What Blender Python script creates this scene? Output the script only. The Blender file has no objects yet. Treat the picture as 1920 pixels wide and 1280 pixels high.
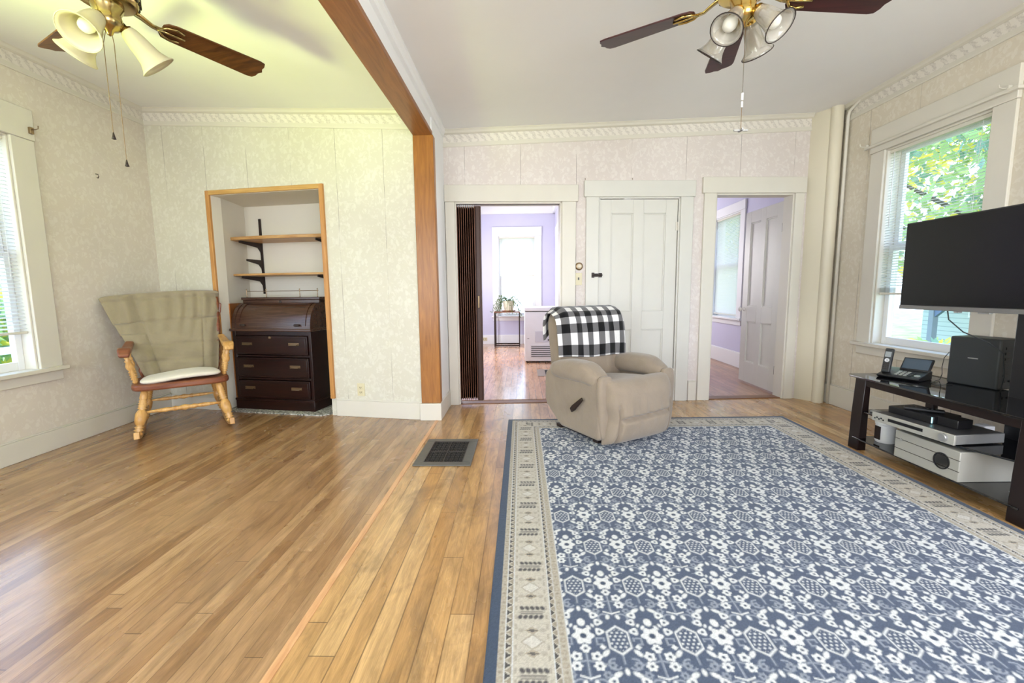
import bpy, bmesh, math, random
import numpy as np
from mathutils import Vector, Matrix
random.seed(7)
R = math.radians
SC = bpy.context.scene
COL = SC.collection

# ------------------------------------------------------------------ camera
CAM_F, CAM_P, CAM_Y, CAM_R, CAM_H = 816.4, .11462, .0243, -.0103, 1.12
def make_camera():
    cp, sp, cy, sy, cr, sr = math.cos(CAM_P), math.sin(CAM_P), math.cos(CAM_Y), math.sin(CAM_Y), math.cos(CAM_R), math.sin(CAM_R)
    f = Vector((-sy*cp, cy*cp, -sp)); r = Vector((cy, sy, 0)); u = r.cross(f)
    r2 = r*cr + u*sr; u2 = u*cr - r*sr
    m = Matrix((r2, u2, -f)).transposed().to_4x4()
    m.translation = (0, 0, CAM_H)
    cd = bpy.data.cameras.new('camera'); co = bpy.data.objects.new('camera', cd); COL.objects.link(co)
    co.matrix_world = m
    cd.sensor_fit = 'HORIZONTAL'; cd.sensor_width = 36; cd.lens = 36*CAM_F/1920
    cd.clip_start = .02; cd.clip_end = 200
    SC.camera = co
make_camera()
SC.view_settings.view_transform = 'Standard'
SC.view_settings.look = 'None'
SC.view_settings.gamma = 1
SC.view_settings.use_curve_mapping = False
SC.view_settings.exposure = 0.52

# ------------------------------------------------------------------ world, sun, daylight
def make_world():
    w = bpy.data.worlds.new('sky'); SC.world = w; w.use_nodes = True
    nt = w.node_tree; nt.nodes.clear()
    o = nt.nodes.new('ShaderNodeOutputWorld'); b = nt.nodes.new('ShaderNodeBackground')
    tc = nt.nodes.new('ShaderNodeTexCoord'); sx = nt.nodes.new('ShaderNodeSeparateXYZ')
    rp = nt.nodes.new('ShaderNodeValToRGB')
    rp.color_ramp.elements[0].position = .0; rp.color_ramp.elements[0].color = (.70, .84, 1, 1)
    rp.color_ramp.elements[1].position = .7; rp.color_ramp.elements[1].color = (.36, .56, 1, 1)
    nt.links.new(tc.outputs['Generated'], sx.inputs[0]); nt.links.new(sx.outputs['Z'], rp.inputs[0])
    nt.links.new(rp.outputs[0], b.inputs[0]); b.inputs[1].default_value = 4.0
    nt.links.new(b.outputs[0], o.inputs[0])
make_world()
def sun(d, e, col):
    l = bpy.data.lights.new('sun', 'SUN'); l.energy = e; l.color = col; l.angle = R(1.0)
    o = bpy.data.objects.new('sun', l); COL.objects.link(o)
    o.rotation_euler = Vector(d).to_track_quat('-Z', 'Y').to_euler()
sun((-.06, -.72, -.69), 4.0, (1, .95, .85))
def area_lamp(name, loc, d, sx, sy, e, col=(1, 1, 1), spread=180):
    l = bpy.data.lights.new(name, 'AREA'); l.shape = 'RECTANGLE'; l.size = sx; l.size_y = sy; l.energy = e; l.color = col
    l.spread = R(spread)
    o = bpy.data.objects.new(name, l); COL.objects.link(o); o.location = loc
    o.rotation_euler = Vector(d).to_track_quat('-Z', 'Z').to_euler()
    return o
# daylight: added lamps out of view, brightening the rooms in place of window light
area_lamp('rear_fill_light', (1.5, -1.72, 1.40), (0, 1, .55), 2.0, 1.7, 88, (1, .97, 1))  # unseen lamp added at an invented rear opening, tilted up to brighten the ceiling
area_lamp('rear_fill_light', (-1.9, -1.72, 1.40), (0, 1, .5), 1.7, 1.7, 56, (.98, .98, .95))  # second added rear lamp, likewise tilted up, for the left room
area_lamp('side_fill_light', (-3.55, .35, 1.4), (1, .1, .0), .9, 1.5, 26, (1, .99, .86))  # fill lamp added behind an invented off-view window
area_lamp('green_tint_fill_light', (-3.58, .33, .85), (.50, .90, .98), .8, .5, 38, (.84, 1, .26), 62)  # unseen yellow-green lamp added to tint the left ceiling, standing for assumed lawn bounce
area_lamp('side_fill_light', (3.25, 1.0, 1.45), (-1, .0, -.1), .85, 1.5, 26, (.97, .98, 1))  # matching added fill lamp at an invented window on the right
area_lamp('kitchen_fill_light', (-1.36, 7.4, 1.5), (1, 0, -.05), 1.2, 1.5, 55, (.98, .98, 1))  # unseen lamp added to brighten the kitchen; this wall has no window
area_lamp('kitchen_right_fill_light', (.62, 5.4, 1.6), (-1, 0, 0), 1.0, 1.2, 14, (1, .97, .95))  # extra kitchen fill lamp, added where the wall is windowless
area_lamp('side_room_fill_light', (1.75, 8.35, 1.45), (.3, -1, -.05), .9, 1.4, 44, (1, .98, .98))  # lamp added out of sight to light the side room; no window here

# ------------------------------------------------------------------ mesh helpers
class MB:
    def __init__(s): s.v = []; s.f = []; s.uv = None; s.smooth = False
    def add(s, vs, fs):
        n = len(s.v); s.v += [tuple(v) for v in vs]; s.f += [tuple(i+n for i in f) for f in fs]; return s
    def box(s, x0, x1, y0, y1, z0, z1, m=None):
        vs = [(x, y, z) for z in (z0, z1) for y in (y0, y1) for x in (x0, x1)]
        if m: vs = [tuple(m @ Vector(v)) for v in vs]
        return s.add(vs, [(0, 2, 3, 1), (4, 5, 7, 6), (0, 1, 5, 4), (2, 6, 7, 3), (0, 4, 6, 2), (1, 3, 7, 5)])
    def ring_loft(s, rings, cap0=True, cap1=True):
        n = len(rings[0]); vs = [p for r in rings for p in r]; fs = []
        for i in range(len(rings)-1):
            for j in range(n):
                k = (j+1) % n; fs.append((i*n+j, i*n+k, (i+1)*n+k, (i+1)*n+j))
        if cap0: fs.append(tuple(range(n))[::-1])
        if cap1: fs.append(tuple((len(rings)-1)*n+j for j in range(n)))
        return s.add(vs, fs)
    def lathe(s, prof, a=(0, 0, 0), b=(0, 0, 1), n=20, caps=True):
        """prof: (radius, t) with t in metres along a->b direction"""
        a = Vector(a); d = (Vector(b)-a).normalized(); q = d.to_track_quat('Z', 'Y')
        rings = []
        for r, t in prof:
            r = max(r, 1e-4)
            rings.append([tuple(a + q @ Vector((r*math.cos(2*math.pi*j/n), r*math.sin(2*math.pi*j/n), t))) for j in range(n)])
        return s.ring_loft(rings, caps, caps)
    def cyl(s, a, b, r, r2=None, n=16):
        L = (Vector(b)-Vector(a)).length
        return s.lathe([(r, 0), (r if r2 is None else r2, L)], a, b, n)
    def tube(s, pts, r, n=8, sq=None):
        """swept tube along points; r float or list; sq=(w,h) gives a rectangular section"""
        P = [Vector(p) for p in pts]; rings = []
        up = Vector((0, 0, 1))
        for i, p in enumerate(P):
            t = (P[min(i+1, len(P)-1)]-P[max(i-1, 0)]).normalized()
            x = t.cross(up)
            if x.length < 1e-3: x = t.cross(Vector((0, 1, 0)))
            x.normalize(); y = x.cross(t).normalized()
            rr = r[i] if isinstance(r, (list, tuple)) else r
            if sq:
                w, h = sq; w *= rr; h *= rr
                rings.append([tuple(p+x*a*w/2+y*b*h/2) for a, b in ((-1, -1), (1, -1), (1, 1), (-1, 1))])
            else:
                rings.append([tuple(p+x*rr*math.cos(2*math.pi*j/n)+y*rr*math.sin(2*math.pi*j/n)) for j in range(n)])
        return s.ring_loft(rings)
    def prism(s, poly, axis, a, b):
        """extrude a 2-D polygon along an axis; poly coords fill the other two axes in order"""
        def P(u, v, w):
            return {'x': (w, u, v), 'y': (u, w, v), 'z': (u, v, w)}[axis]
        n = len(poly)
        return s.ring_loft([[P(u, v, a) for u, v in poly], [P(u, v, b) for u, v in poly]])
    def grid(s, fn, nu, nv, uv=False):
        vs = [fn(i/nu, j/nv) for j in range(nv+1) for i in range(nu+1)]
        fs = [(j*(nu+1)+i, j*(nu+1)+i+1, (j+1)*(nu+1)+i+1, (j+1)*(nu+1)+i) for j in range(nv) for i in range(nu)]
        if uv: s.uv = [(i/nu, j/nv) for j in range(nv+1) for i in range(nu+1)]
        return s.add(vs, fs)
    def pillow(s, c, h, e=(.5, .5), nu=40, nv=24, fn=None):
        """superellipsoid centre c, half sizes h; fn(Vector local, unit) may deform"""
        def sg(x, p): return math.copysign(abs(x)**p, x)
        vs = []; 
        for j in range(nv+1):
            ph = -math.pi/2+math.pi*j/nv
            for i in range(nu):
                th = 2*math.pi*i/nu
                v = Vector((h[0]*sg(math.cos(ph), e[0])*sg(math.cos(th), e[1]), h[1]*sg(math.cos(ph), e[0])*sg(math.sin(th), e[1]), h[2]*sg(math.sin(ph), e[0])))
                if fn: v = fn(v)
                vs.append(tuple(v+Vector(c)))
        fs = [(j*nu+i, j*nu+(i+1) % nu, (j+1)*nu+(i+1) % nu, (j+1)*nu+i) for j in range(nv) for i in range(nu)]
        return s.add(vs, fs)
    def xf(s, m):
        s.v = [tuple(m @ Vector(v)) for v in s.v]; return s

def build(name, mb, mat, parent=None, bevel=0, seg=2, smooth=None, sub=0, solid=0, loc=None, rotz=None, merge=False):
    me = bpy.data.meshes.new(name); me.from_pydata(mb.v, [], mb.f)
    if merge or sub:
        bm = bmesh.new(); bm.from_mesh(me); bmesh.ops.remove_doubles(bm, verts=bm.verts, dist=1e-5); bm.to_mesh(me); bm.free()
    if mb.uv:
        l = me.uv_layers.new(name='UVMap')
        for lp in me.loops: l.data[lp.index].uv = mb.uv[lp.vertex_index]
    me.materials.append(mat); me.update()
    o = bpy.data.objects.new(name, me); COL.objects.link(o)
    if parent is not None: o.parent = parent
    if loc is not None: o.location = loc
    if rotz is not None: o.rotation_euler = (0, 0, rotz)
    if bevel:
        b = o.modifiers.new('bevel', 'BEVEL'); b.width = bevel; b.segments = seg; b.limit_method = 'ANGLE'; b.angle_limit = R(40)
        b.harden_normals = False
    if solid:
        so = o.modifiers.new('solid', 'SOLIDIFY'); so.thickness = solid; so.offset = 0
    if sub:
        su = o.modifiers.new('sub', 'SUBSURF'); su.levels = sub; su.render_levels = sub
    if smooth is None: smooth = bool(bevel or sub or solid)
    if smooth:
        for p in me.polygons: p.use_smooth = True
        if bevel or smooth == 'angle':
            try: me.set_sharp_from_angle(angle=R(50))
            except Exception: pass
    return o
def thing(name, label, cat, loc=(0, 0, 0), rotz=0, group=None):
    o = bpy.data.objects.new(name, None); COL.objects.link(o); o.empty_display_size = .05
    o.location = loc; o.rotation_euler = (0, 0, rotz)
    return tag(o, label, cat, group)
def tag(o, label, cat, group=None):
    o['label'] = label; o['category'] = cat
    if group: o['group'] = group
    return o
def struct(o): o['kind'] = 'structure'; return o
def copy_tree(o, parent=None):
    c = o.copy(); COL.objects.link(c)
    if parent is not None: c.parent = parent
    for ch in list(o.children): copy_tree(ch, c)
    return c
class Frame:
    """a wall's own frame: x runs along the wall, y points out of the room, z up"""
    def __init__(s, P, Q):
        s.P = Vector((P[0], P[1], 0)); d = Vector((Q[0]-P[0], Q[1]-P[1], 0)); s.L = d.length; s.a = math.atan2(d.y, d.x); s.d = d.normalized()
        s.n = Vector((-s.d.y, s.d.x, 0))
    def at(s, x, y, z): return s.P+s.d*x+s.n*y+Vector((0, 0, z))
    def s_at(s, x=None, y=None): return (x-s.P.x)/s.d.x if x is not None else (y-s.P.y)/s.d.y
def fbuild(fr, name, mb, mat, **k):
    return build(name, mb, mat, loc=fr.P, rotz=fr.a, **k)
def wall(fr, name, mat, zt0, zt1, th, opens=(), z0=-.0):
    zt = lambda x: zt0+(zt1-zt0)*x/fr.L
    xs = sorted({0, fr.L, *[o[0] for o in opens], *[o[1] for o in opens]})
    mb = MB()
    for a, b in zip(xs, xs[1:]):
        c = (a+b)/2; cuts = sorted([(o[2], o[3]) for o in opens if o[0] < c < o[1]]); z = z0; segs = []
        for u, v in cuts:
            if u > z: segs.append((z, u, 0))
            z = v
        segs.append((z, None, 1))
        for u, v, top in segs:
            va, vb = (zt(a), zt(b)) if top else (v, v)
            vs = [(a, 0, u), (b, 0, u), (b, 0, vb), (a, 0, va), (a, th, u), (b, th, u), (b, th, vb), (a, th, va)]
            mb.add(vs, [(0, 1, 2, 3), (5, 4, 7, 6), (3, 2, 6, 7), (1, 0, 4, 5)])
    for o in opens:
        a, b, u, v = o[:4]
        mb.add([(a, 0, u), (a, th, u), (a, th, v), (a, 0, v), (b, 0, u), (b, th, u), (b, th, v), (b, 0, v)], [(0, 1, 2, 3), (5, 4, 7, 6)])
    for x, z in ((0, zt0), (fr.L, zt1)):
        mb.add([(x, 0, z0), (x, th, z0), (x, th, z), (x, 0, z)], [(0, 1, 2, 3)])
    o = fbuild(fr, name, mb, mat); return struct(o)

# ------------------------------------------------------------------ materials
def srgb(r, g, b):
    f = lambda c: (c/255/12.92 if c/255 <= .04045 else ((c/255+.055)/1.055)**2.4)
    return (f(r), f(g), f(b), 1)
class NT:
    def __init__(s, name):
        s.m = bpy.data.materials.new(name); s.m.use_nodes = True; s.t = s.m.node_tree; s.t.nodes.clear()
        s.out = s.n('ShaderNodeOutputMaterial'); s.p = s.n('ShaderNodeBsdfPrincipled'); s.l(s.p.outputs[0], s.out.inputs[0])
    def n(s, t, **k):
        x = s.t.nodes.new(t)
        for a, b in k.items(): setattr(x, a, b)
        return x
    def l(s, a, b): s.t.links.new(a, b)
    def set(s, node, i, v):
        if hasattr(v, 'is_output'): s.l(v, node.inputs[i])
        else: node.inputs[i].default_value = v
    def math(s, op, a, b=0, c=None, clamp=False):
        x = s.n('ShaderNodeMath', operation=op); x.use_clamp = clamp
        s.set(x, 0, a); s.set(x, 1, b)
        if c is not None: s.set(x, 2, c)
        return x.outputs[0]
    def coord(s, which='Object'): return s.n('ShaderNodeTexCoord').outputs[which]
    def sep(s, v):
        x = s.n('ShaderNodeSeparateXYZ'); s.l(v, x.inputs[0]); return x.outputs
    def comb(s, x, y, z):
        c = s.n('ShaderNodeCombineXYZ')
        for i, v in enumerate((x, y, z)): s.set(c, i, v)
        return c.outputs[0]
    def mapping(s, v, scale=(1, 1, 1), rot=(0, 0, 0), loc=(0, 0, 0)):
        m = s.n('ShaderNodeMapping'); s.l(v, m.inputs[0]); m.inputs[1].default_value = loc; m.inputs[2].default_value = rot; m.inputs[3].default_value = scale
        return m.outputs[0]
    def noise(s, v, scale, detail=3, rough=.55, dist=0):
        x = s.n('ShaderNodeTexNoise'); s.l(v, x.inputs['Vector']); x.inputs['Scale'].default_value = scale; x.inputs['Detail'].default_value = detail
        x.inputs['Roughness'].default_value = rough; x.inputs['Distortion'].default_value = dist; return x.outputs[0]
    def ramp(s, v, stops, interp='LINEAR'):
        x = s.n('ShaderNodeValToRGB'); s.l(v, x.inputs[0]); cr = x.color_ramp; cr.interpolation = interp
        while len(cr.elements) < len(stops): cr.elements.new(.5)
        for e, (p, c) in zip(cr.elements, stops): e.position = p; e.color = c
        return x.outputs[0]
    def mix(s, f, a, b, mode='MIX'):
        x = s.n('ShaderNodeMix', data_type='RGBA', blend_type=mode)
        s.set(x, 0, f); s.set(x, 6, a); s.set(x, 7, b); return x.outputs[2]
    def bump(s, h, strength=.2, dist=.01):
        b = s.n('ShaderNodeBump'); b.inputs['Strength'].default_value = strength; b.inputs['Distance'].default_value = dist
        s.l(h, b.inputs['Height']); s.l(b.outputs[0], s.p.inputs['Normal'])
    def fin(s, col=None, rough=None, metal=None, spec=None, **k):
        for i, v in (('Base Color', col), ('Roughness', rough), ('Metallic', metal), ('Specular IOR Level', spec)):
            if v is not None: s.set(s.p, i, v)
        for a, b in k.items(): s.set(s.p, a.replace('_', ' '), b)
        return s.m
def paint(name, c, rough=.45, var=.06, scale=6, bump=.0, spec=.4, metal=0):
    t = NT(name); co = t.coord(); n = t.noise(co, scale, 4)
    d = tuple(x*(1-var*2) for x in c[:3])+(1,)
    col = t.mix(t.math('MULTIPLY', n, 1, clamp=True), d, tuple(min(1, x*(1+var)) for x in c[:3])+(1,))
    if bump: t.bump(t.noise(co, scale*25, 3), bump, .002)
    return t.fin(col, rough, metal, spec)
def wood(name, c0, c1, axis='x', rough=.4, scale=1.0, knots=False, spec=.4):
    t = NT(name); co = t.coord()
    st = {'x': (1.2, 14, 14), 'y': (14, 1.2, 14), 'z': (14, 14, 1.2)}[axis]
    m = t.mapping(co, tuple(q*scale for q in st))
    n = t.noise(m, 2.2, 6, .6, 1.2)
    col = t.ramp(n, [(.3, c0), (.72, c1)])
    if knots:
        ks = {'x': (1.5, 5, 5), 'y': (5, 1.5, 5), 'z': (5, 5, 1.5)}[axis]
        v = t.n('ShaderNodeTexVoronoi'); t.l(t.mapping(co, ks), v.inputs['Vector']); v.inputs['Scale'].default_value = 1.6
        k = t.math('LESS_THAN', v.outputs[0], .075)
        col = t.mix(t.math('MULTIPLY', k, .8), col, (.035, .008, .003, 1))
    t.bump(n, .08, .003)
    return t.fin(col, rough, 0, spec)
def plank_floor(name, w, stops, gap=.006, wear=(.3, (.5, .38, .25, 1)), rough=.26, off=0.0, dark=.6):
    """boards along y, w wide, with random tones, end joints, grain and worn patches"""
    t = NT(name); co = t.coord(); x, y, z = t.sep(co)
    u = t.math('DIVIDE', t.math('ADD', x, off), w); iu = t.math('FLOOR', u); fu = t.math('FRACT', u)
    wn = t.n('ShaderNodeTexWhiteNoise', noise_dimensions='1D'); t.l(iu, wn.inputs['W'])
    v = t.math('ADD', t.math('MULTIPLY', y, .55), t.math('MULTIPLY', wn.outputs[0], 7)); iv = t.math('FLOOR', v); fv = t.math('FRACT', v)
    wn2 = t.n('ShaderNodeTexWhiteNoise', noise_dimensions='2D'); t.l(t.comb(iu, iv, 0), wn2.inputs['Vector'])
    grain = t.noise(t.comb(t.math('MULTIPLY', x, 30), t.math('ADD', t.math('MULTIPLY', y, 1.6), t.math('MULTIPLY', wn2.outputs[0], 40)), 0), 2.2, 6, .62, 1.0)
    base = t.ramp(t.math('ADD', t.math('MULTIPLY', wn2.outputs[0], .62), t.math('MULTIPLY', grain, .38)), stops)
    fine = t.noise(t.comb(t.math('MULTIPLY', x, 160), t.math('MULTIPLY', y, 5), 0), 2, 4, .6, 0)
    base = t.mix(.5, base, t.ramp(fine, [(.3, (.45, .42, .4, 1)), (.65, (1, 1, 1, 1))]), 'MULTIPLY')
    big = t.noise(t.mapping(co, (1.3, .55, 1)), 1.3, 5, .62, .4)
    base = t.mix(t.math('MULTIPLY', t.ramp(big, [(.42, (0, 0, 0, 1)), (.7, (1, 1, 1, 1))]), wear[0]), base, wear[1])
    st = t.noise(t.mapping(co, (3, 1.6, 1)), 1.7, 5, .65, .8)
    base = t.mix(t.ramp(st, [(.50, (0, 0, 0, 1)), (.74, (dark, dark, dark, 1))]), base, (.19, .115, .06, 1))
    stk = t.noise(t.comb(t.math('MULTIPLY', x, 9), t.math('MULTIPLY', y, 1.4), 0), 2.4, 6, .68, .9)
    base = t.mix(.75, base, t.ramp(stk, [(.32, (.52, .49, .46, 1)), (.6, (1.06, 1.05, 1.04, 1))]), 'MULTIPLY')
    g = t.math('LESS_THAN', t.math('MINIMUM', fu, t.math('SUBTRACT', 1, fu)), gap/w*.5)
    ge = t.math('LESS_THAN', fv, .0018)
    gg = t.math('MAXIMUM', t.math('MULTIPLY', g, t.ramp(t.noise(t.comb(iu, t.math('MULTIPLY', y, 1.0), 0), 1.2, 2), [(.40, (.25, .25, .25, 1)), (.6, (1, 1, 1, 1))])), ge)
    col = t.mix(t.math('MULTIPLY', gg, .75), base, (.09, .045, .02, 1))
    t.bump(t.math('ADD', t.math('MULTIPLY', gg, -1), t.math('MULTIPLY', st, .35)), .18, .004)
    rr = t.math('ADD', rough, t.math('MULTIPLY', big, .16))
    return t.fin(col, rr, 0, .5, Coat_Weight=.35, Coat_Roughness=.16)
def wallpaper(name, base, light, seam0=.2, seam=.53, seam_amt=.55):
    t = NT(name); co = t.coord(); x, y, z = t.sep(co)
    v2 = t.comb(x, z, 0)
    n1 = t.noise(t.mapping(v2, (1, 1, 1), (0, 0, .6)), 17, 2.5, .55, 1.6)
    v = t.n('ShaderNodeTexVoronoi', feature='F1'); t.l(t.mapping(v2, (1, .62, 1), (0, 0, .75)), v.inputs['Vector']); v.inputs['Scale'].default_value = 26
    leaf = t.math('MULTIPLY', t.math('LESS_THAN', v.outputs[0], .36), t.math('GREATER_THAN', n1, .47))
    sk = t.math('GREATER_THAN', n1, .56)
    pat = t.math('MAXIMUM', t.math('MULTIPLY', leaf, .9), t.math('MULTIPLY', sk, .6))
    col = t.mix(pat, base, light)
    blot = t.noise(v2, 1.6, 4, .6)
    col = t.mix(.35, col, t.ramp(blot, [(.3, (.78, .75, .72, 1)), (.68, (1, 1, 1, 1))]), 'MULTIPLY')
    wob = t.math('MULTIPLY', t.math('SUBTRACT', t.noise(t.comb(0, z, 0), 3, 3), .5), .012)
    s = t.math('FRACT', t.math('DIVIDE', t.math('ADD', t.math('ADD', x, seam0), wob), seam))
    ln = t.math('LESS_THAN', s, .0045/seam)
    brk = t.ramp(t.noise(t.comb(t.math('MULTIPLY', t.math('FLOOR', t.math('DIVIDE', t.math('ADD', x, seam0), seam)), 3.7), t.math('MULTIPLY', z, 1.3), 0), 1.5, 3), [(.42, (0, 0, 0, 1)), (.55, (1, 1, 1, 1))])
    col = t.mix(t.math('MULTIPLY', t.math('MULTIPLY', ln, brk), seam_amt), col, (.12, .085, .06, 1))
    t.bump(t.math('ADD', pat, t.math('MULTIPLY', n1, .5)), .12, .002)
    return t.fin(col, .62, 0, .3)
def border_mat(name, ground, ink):
    t = NT(name); co = t.coord(); x, y, z = t.sep(co)
    per = .07
    u = t.math('MULTIPLY', t.math('FRACT', t.math('DIVIDE', x, per)), 1); zz = t.math('MULTIPLY', z, 1)
    wob = t.noise(t.comb(x, z, 0), 30, 3, .6, 1.0)
    ph = t.math('ADD', t.math('MULTIPLY', t.math('ADD', t.math('DIVIDE', x, per), t.math('MULTIPLY', z, 11)), 6.283), t.math('MULTIPLY', wob, 9))
    a = t.math('GREATER_THAN', t.math('SINE', ph), .1)
    b = t.math('GREATER_THAN', t.math('SINE', t.math('ADD', t.math('MULTIPLY', ph, 2.3), t.math('MULTIPLY', z, 150))), .0)
    pat = t.math('MULTIPLY', t.math('MULTIPLY', a, t.math('ADD', .45, t.math('MULTIPLY', b, .55))), t.math('ADD', .35, t.noise(t.comb(x, z, 0), 60, 3)))
    col = t.mix(pat, ground, ink); t.bump(pat, .2, .003)
    return t.fin(col, .6, 0, .3)
def glass_pane(name):
    t = NT(name); tr = t.n('ShaderNodeBsdfTransparent'); gl = t.n('ShaderNodeBsdfGlossy'); gl.inputs['Roughness'].default_value = .02
    tr.inputs[0].default_value = (.97, .99, 1, 1)
    lw = t.n('ShaderNodeLayerWeight'); mx = t.n('ShaderNodeMixShader')
    t.l(t.math('ADD', t.math('MULTIPLY', t.math('POWER', lw.outputs['Facing'], 4), .5), .04), mx.inputs[0]); t.l(tr.outputs[0], mx.inputs[1]); t.l(gl.outputs[0], mx.inputs[2]); t.l(mx.outputs[0], t.out.inputs[0])
    return t.m
def translucent(name, c, amt=.5, rough=.5):
    t = NT(name); d = t.n('ShaderNodeBsdfTranslucent'); d.inputs[0].default_value = c; mx = t.n('ShaderNodeMixShader'); mx.inputs[0].default_value = amt
    t.fin(c, rough, 0, .3); t.l(t.p.outputs[0], mx.inputs[1]); t.l(d.outputs[0], mx.inputs[2]); t.l(mx.outputs[0], t.out.inputs[0]); return t.m
def fabric(name, c, var=.14, scale=9, weave=260, rough=.92, sheen=.3, bump=.25):
    t = NT(name); co = t.coord(); n = t.noise(co, scale, 5, .6, .4); w = t.noise(co, weave, 2, .5)
    lo = tuple(q*(1-var*1.8) for q in c[:3])+(1,); hi = tuple(min(1, q*(1+var)) for q in c[:3])+(1,)
    col = t.mix(t.math('ADD', t.math('MULTIPLY', n, .75), t.math('MULTIPLY', w, .3)), lo, hi)
    t.bump(t.math('ADD', t.math('MULTIPLY', w, .12), t.noise(t.mapping(co, (1, 1, .6)), 15, 3, .55, .5)), bump, .022)
    return t.fin(col, rough, 0, .2, Sheen_Weight=sheen)
def solid(name, c, rough=.4, metal=0, spec=.5, **k):
    return paint(name, c, rough, .03, 12, 0, spec, metal) if not k else NT(name).fin(c, rough, metal, spec, **k)

M = {}
M['wp_cream'] = wallpaper('cream_leaf_wallpaper', srgb(218, 209, 203), srgb(227, 220, 214), .33, .53)
M['wp_green'] = wallpaper('pale_leaf_wallpaper', srgb(210, 206, 190), srgb(219, 216, 202), .25, .44)
M['wp_right'] = wallpaper('buff_leaf_wallpaper', srgb(219, 210, 192), srgb(227, 220, 205), .07, .47)
M['wp_left'] = wallpaper('ivory_leaf_wallpaper', srgb(218, 209, 196), srgb(226, 219, 207), .1, 50.0)
M['border'] = border_mat('scroll_border_paper', srgb(226, 220, 210), srgb(200, 193, 184))
M['trim'] = paint('white_trim_paint', srgb(216, 211, 198), .38, .03, 5, .04)
M['trim_cool'] = paint('white_door_paint', srgb(212, 210, 201), .36, .03, 5, .04)
M['ceil'] = paint('ceiling_paint', srgb(238, 237, 236), .8, .03, 1.5, .1)
M['lav'] = paint('lavender_paint', srgb(206, 204, 226), .6, .03, 3)
M['lilac'] = paint('lilac_paint', srgb(190, 180, 218), .6, .03, 3)
M['white'] = paint('far_white_paint', srgb(236, 236, 236), .5, .02, 3)
M['pine'] = wood('knotty_orange_pine', srgb(124, 76, 34), srgb(160, 102, 50), 'y', .33, 1, True)
M['pine_v'] = wood('knotty_orange_pine_post', srgb(132, 82, 30), srgb(170, 112, 48), 'z', .33, 1, True)
M['oakframe'] = wood('light_oak_frame', srgb(172, 118, 62), srgb(206, 154, 92), 'z', .4)
M['oakframe_x'] = wood('light_oak_frame_top', srgb(182, 138, 74), srgb(212, 170, 104), 'x', .4)
M['floor_l'] = plank_floor('worn_oak_strip_floor', .058, [(.15, srgb(146, 106, 66)), (.5, srgb(174, 133, 90)), (.86, srgb(198, 160, 116))], .0025, (.6, srgb(178, 142, 106)), .19, 0, .35)
M['floor_r'] = plank_floor('honey_maple_strip_floor', .083, [(.15, srgb(168, 122, 72)), (.5, srgb(202, 157, 100)), (.86, srgb(224, 184, 128))], .005, (.35, srgb(190, 150, 100)), .2, .01, .8)
M['floor_k'] = plank_floor('kitchen_strip_floor', .07, [(.15, srgb(188, 140, 106)), (.5, srgb(212, 166, 130)), (.86, srgb(226, 184, 150))], .004, (.3, srgb(190, 140, 100)), .12, 0, .2)
M['floor_s'] = plank_floor('side_room_strip_floor', .07, [(.15, srgb(150, 98, 60)), (.5, srgb(176, 122, 80)), (.86, srgb(196, 142, 98))], .004, (.3, srgb(170, 120, 84)), .22, 0, .3)
M['strip'] = wood('pinkish_floor_strip', srgb(196, 142, 96), srgb(228, 182, 134), 'y', .35)
M['thresh'] = wood('dark_threshold_wood', srgb(94, 58, 34), srgb(136, 92, 58), 'x', .4)
M['glass'] = glass_pane('window_glass')
M['slat'] = translucent('white_blind_slat', srgb(244, 244, 242), .6)
M['blindrail'] = translucent('blind_rail_plastic', srgb(232, 228, 214), .15)
M['brown_vinyl'] = paint('dark_brown_vinyl', srgb(66, 38, 26), .4, .05, 4)
M['fold_highlight'] = paint('lit_fold_brown', srgb(122, 78, 56), .4, .05, 4)  # lighter brown stands for light caught on the fold ridges
M['mahog'] = wood('dark_mahogany', srgb(20, 8, 6), srgb(44, 17, 12), 'x', .3)
M['mahog_t'] = wood('worn_dark_mahogany', srgb(52, 32, 24), srgb(84, 56, 42), 'x', .25, 1, False, .6)
M['brass'] = solid('polished_brass', srgb(206, 176, 104), .2, 1)
M['antique_brass'] = solid('antique_brass', srgb(176, 154, 104), .22, 1)
M['pewter'] = solid('tarnished_brass', srgb(150, 128, 100), .35, .9)
M['iron'] = paint('dark_bronze_iron', srgb(44, 32, 28), .5, .1, 20)
M['black'] = solid('black_plastic', srgb(26, 26, 28), .35)
M['blackgloss'] = solid('black_glass', srgb(12, 12, 16), .04, 0, .9)
M['screen'] = solid('tv_screen', srgb(14, 15, 15), .22, 0, .3)
M['darkwoodmetal'] = paint('dark_brown_metal', srgb(30, 18, 16), .35, .08, 8)
M['silver'] = solid('brushed_silver', srgb(172, 172, 170), .35, .55)
M['silver_l'] = solid('light_silver_plastic', srgb(176, 174, 164), .45, .1)
M['grey_d'] = solid('dark_grey_plastic', srgb(44, 47, 48), .5)
M['white_pl'] = solid('white_plastic', srgb(232, 232, 232), .4)
M['ivory'] = solid('ivory_plastic', srgb(214, 204, 168), .4)
M['taupe'] = fabric('taupe_microsuede', srgb(152, 137, 119), .16, 7)
M['quilt'] = fabric('khaki_quilt_cloth', srgb(152, 140, 114), .15, 10)
M['cushion'] = fabric('off_white_cushion', srgb(226, 218, 200), .06, 10)
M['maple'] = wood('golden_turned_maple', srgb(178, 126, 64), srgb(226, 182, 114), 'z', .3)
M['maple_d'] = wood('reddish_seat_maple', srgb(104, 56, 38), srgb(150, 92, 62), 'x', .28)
M['shelfwood'] = wood('honey_shelf_board', srgb(160, 112, 60), srgb(208, 166, 108), 'x', .4)
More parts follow.
